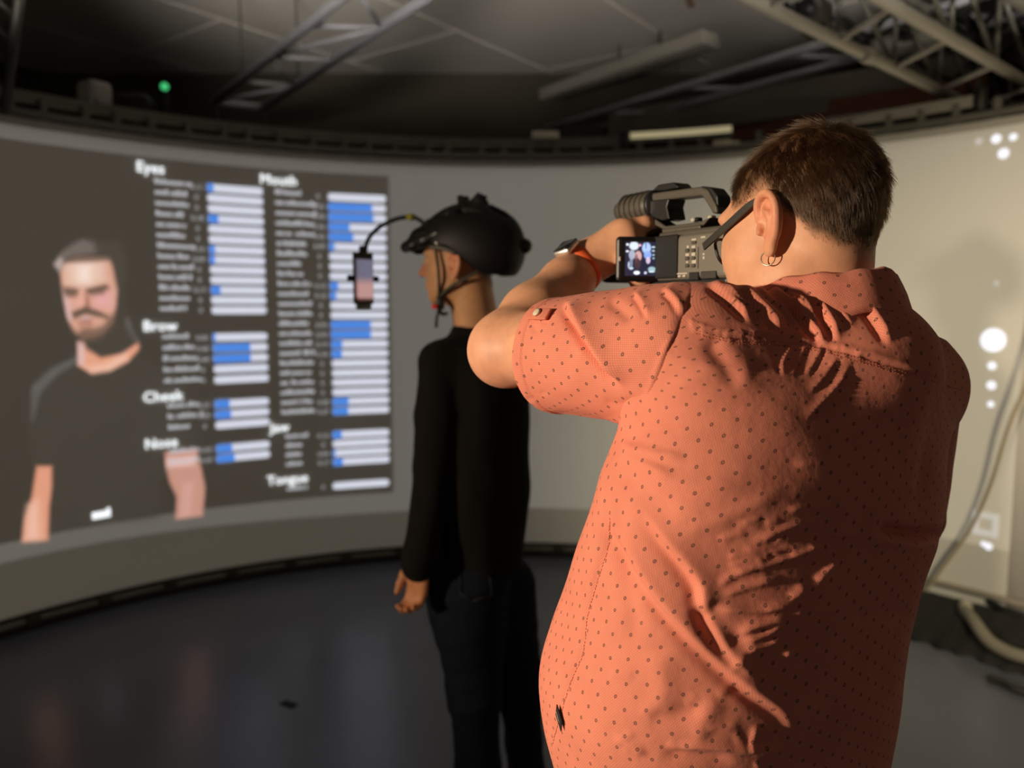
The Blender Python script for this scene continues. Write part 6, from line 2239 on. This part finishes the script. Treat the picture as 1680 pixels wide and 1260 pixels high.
# chin straps, buckle, loose end
ck = H2(0.047, 0.052, -0.100)
for pts in ([H2(0.040, 0.080, 0.022), H2(0.036, 0.076, -0.03), H2(0.040, 0.066, -0.07), ck], [H2(-0.075, 0.066, -0.036), H2(-0.045, 0.074, -0.052), H2(0.0, 0.072, -0.072), ck]):
    V, F = tube(smooth_pts(pts, 6), 0.0048, 6)
    mesh('chin_strap', V, F, M['strap'], hr)
V, F = tube(smooth_pts([ck, ck + [-0.004, 0, -0.018], H2(0.05, 0.03, -0.142), H2(0.055, -0.02, -0.142)], 5), 0.005, 6)
mesh('chin_strap', V, F, M['strap'], hr)
V, F = tube([ck + [0, -0.004, -0.03], ck + [-0.006, -0.004, -0.055], ck + [-0.008, -0.004, -0.078]], 0.0045, 6)
mesh('strap_end', V, F, M['strap'], hr)
MB().box(ck + [0.004, -0.004, -0.014], (0.020, 0.014, 0.036), 0.004).build('buckle', M['black'], hr)
MB().box(ck + [-0.010, -0.012, -0.024], (0.016, 0.010, 0.011), 0.003).build('buckle_button', M['red'], hr)
# camera mount on the crown
D0 = H2(-0.02, 0, 0.14)[1]
MB().box(P(775, 352, D0), (0.11, 0.06, 0.022), 0.006).box(P(760, 338, D0), (0.020, 0.03, 0.05), 0.004, frame(8)).box(P(783, 340, D0), (0.055, 0.035, 0.036), 0.008).build('mount_base', M['black_matte'], hr)
V, F = tube([P(759, 338, D0), P(754, 321, D0)], [0.010, 0.008], 10)
mesh('mount_screw', V, F, M['black_matte'], hr)
V, F = tube([P(778, 334, D0), P(786, 326, D0), P(797, 330, D0)], [0.014, 0.017, 0.013], 12)
mesh('mount_knob', V, F, M['black_matte'], hr)
V, F = tube([P(778, 330, D0 - 0.02), P(800, 337, D0 - 0.02)], [0.010, 0.012], 12)
mesh('mount_knob', V, F, M['black_matte'], hr)
# thin boom arm
DP = 2.14
arm = smooth_pts([P(702, 372, 2.08), P(688, 361, 2.09), P(676, 356, 2.10), P(655, 358, 2.11), P(634, 366, 2.12), P(616, 378, DP), P(603, 395, DP), P(599, 414, DP)], 6)
V, F = tube(arm, 0.0062, 8)
mesh('boom_arm', V, F, M['black'], hr)
V, F = tube([P(679, 356.5, 2.10), P(674, 356, 2.10), P(669, 356, 2.103)], 0.0088, 12)
mesh('boom_tape', V, F, M['yellow'], hr)
# ---------------- phone on the boom
ph = root('smartphone', P(596, 458, DP), 'smartphone hanging upright on the helmet boom in front of the face', 'phone')
c = P(596, 457, DP)
toward = (H2(0.1, 0, -0.03) - c); toward[2] = 0; toward /= np.linalg.norm(toward)
# the display looks back at the face, turned a little towards us
ya = math.atan2(toward[1], toward[0]) - math.radians(20)
Nf = np.array([math.cos(ya), math.sin(ya), 0.0])
Sd = np.array([-Nf[1], Nf[0], 0.0])
Rp = np.stack([Sd, Nf, np.array([0, 0, 1.0])], 1)
MB().box(c, (0.068, 0.009, 0.140), 0.0035, Rp, 3).build('phone_body', M['black'], ph, smooth=False)
xs, zs = np.linspace(-0.031, 0.031, 20), np.linspace(-0.062, 0.052, 40)
X, Z_ = np.meshgrid(xs, zs, indexing='ij')
C = np.ones(X.shape + (3,)) * np.array(S(112, 110, 130))
v_ = (Z_ + 0.062) / 0.114
a_ = sstep(0.62, 0.35, v_)[..., None]
C = C * (1 - a_) + np.array(S(196, 150, 146)) * a_
a_ = (sstep(0.12, 0.02, v_) + sstep(-0.02, -0.031, X) * 0.7).clip(0, 1)[..., None]
C = C * (1 - a_) + np.array(S(60, 26, 26)) * a_
pts = c + X[..., None] * Sd + Z_[..., None] * np.array([0, 0, 1.0]) + Nf * 0.0049
i, j = np.meshgrid(np.arange(19), np.arange(39), indexing='ij')
a = (i * 40 + j).ravel()
dq = mesh('display', pts.reshape(-1, 3), np.stack([a, a + 40, a + 41, a + 1], 1), attr_mat('phone_picture', 'phone', True, 0.9, 0.2), ph)
set_color(dq, 'phone', C.reshape(-1, 3))
MB().box(c + [0, 0, 0.0], (0.10, 0.016, 0.016), 0.004, Rp).box(c + Sd * 0.045, (0.014, 0.020, 0.022), 0.004, Rp).box(c - Sd * 0.045, (0.014, 0.020, 0.022), 0.004, Rp).build('clamp', M['black_matte'], ph) if False else None
mbc = MB()
for s_ in (1, -1):
    mbc.box(c + Sd * 0.041 * s_, (0.020, 0.018, 0.016), 0.004, Rp)
mbc.box(c - Nf * 0.010, (0.09, 0.010, 0.018), 0.003, Rp)
mbc.build('clamp', M['black_matte'], ph)
MB().box(c + [0, 0, 0.076], (0.020, 0.014, 0.026), 0.004, Rp).build('clamp_neck', mat('dark_green_clamp', (0.012, 0.03, 0.012), 0.5), ph)
MB().box(c - [0, 0, 0.076], (0.050, 0.012, 0.014), 0.004, Rp).build('lower_clip', mat('grey_clip', (0.18, 0.20, 0.19), 0.5), ph)
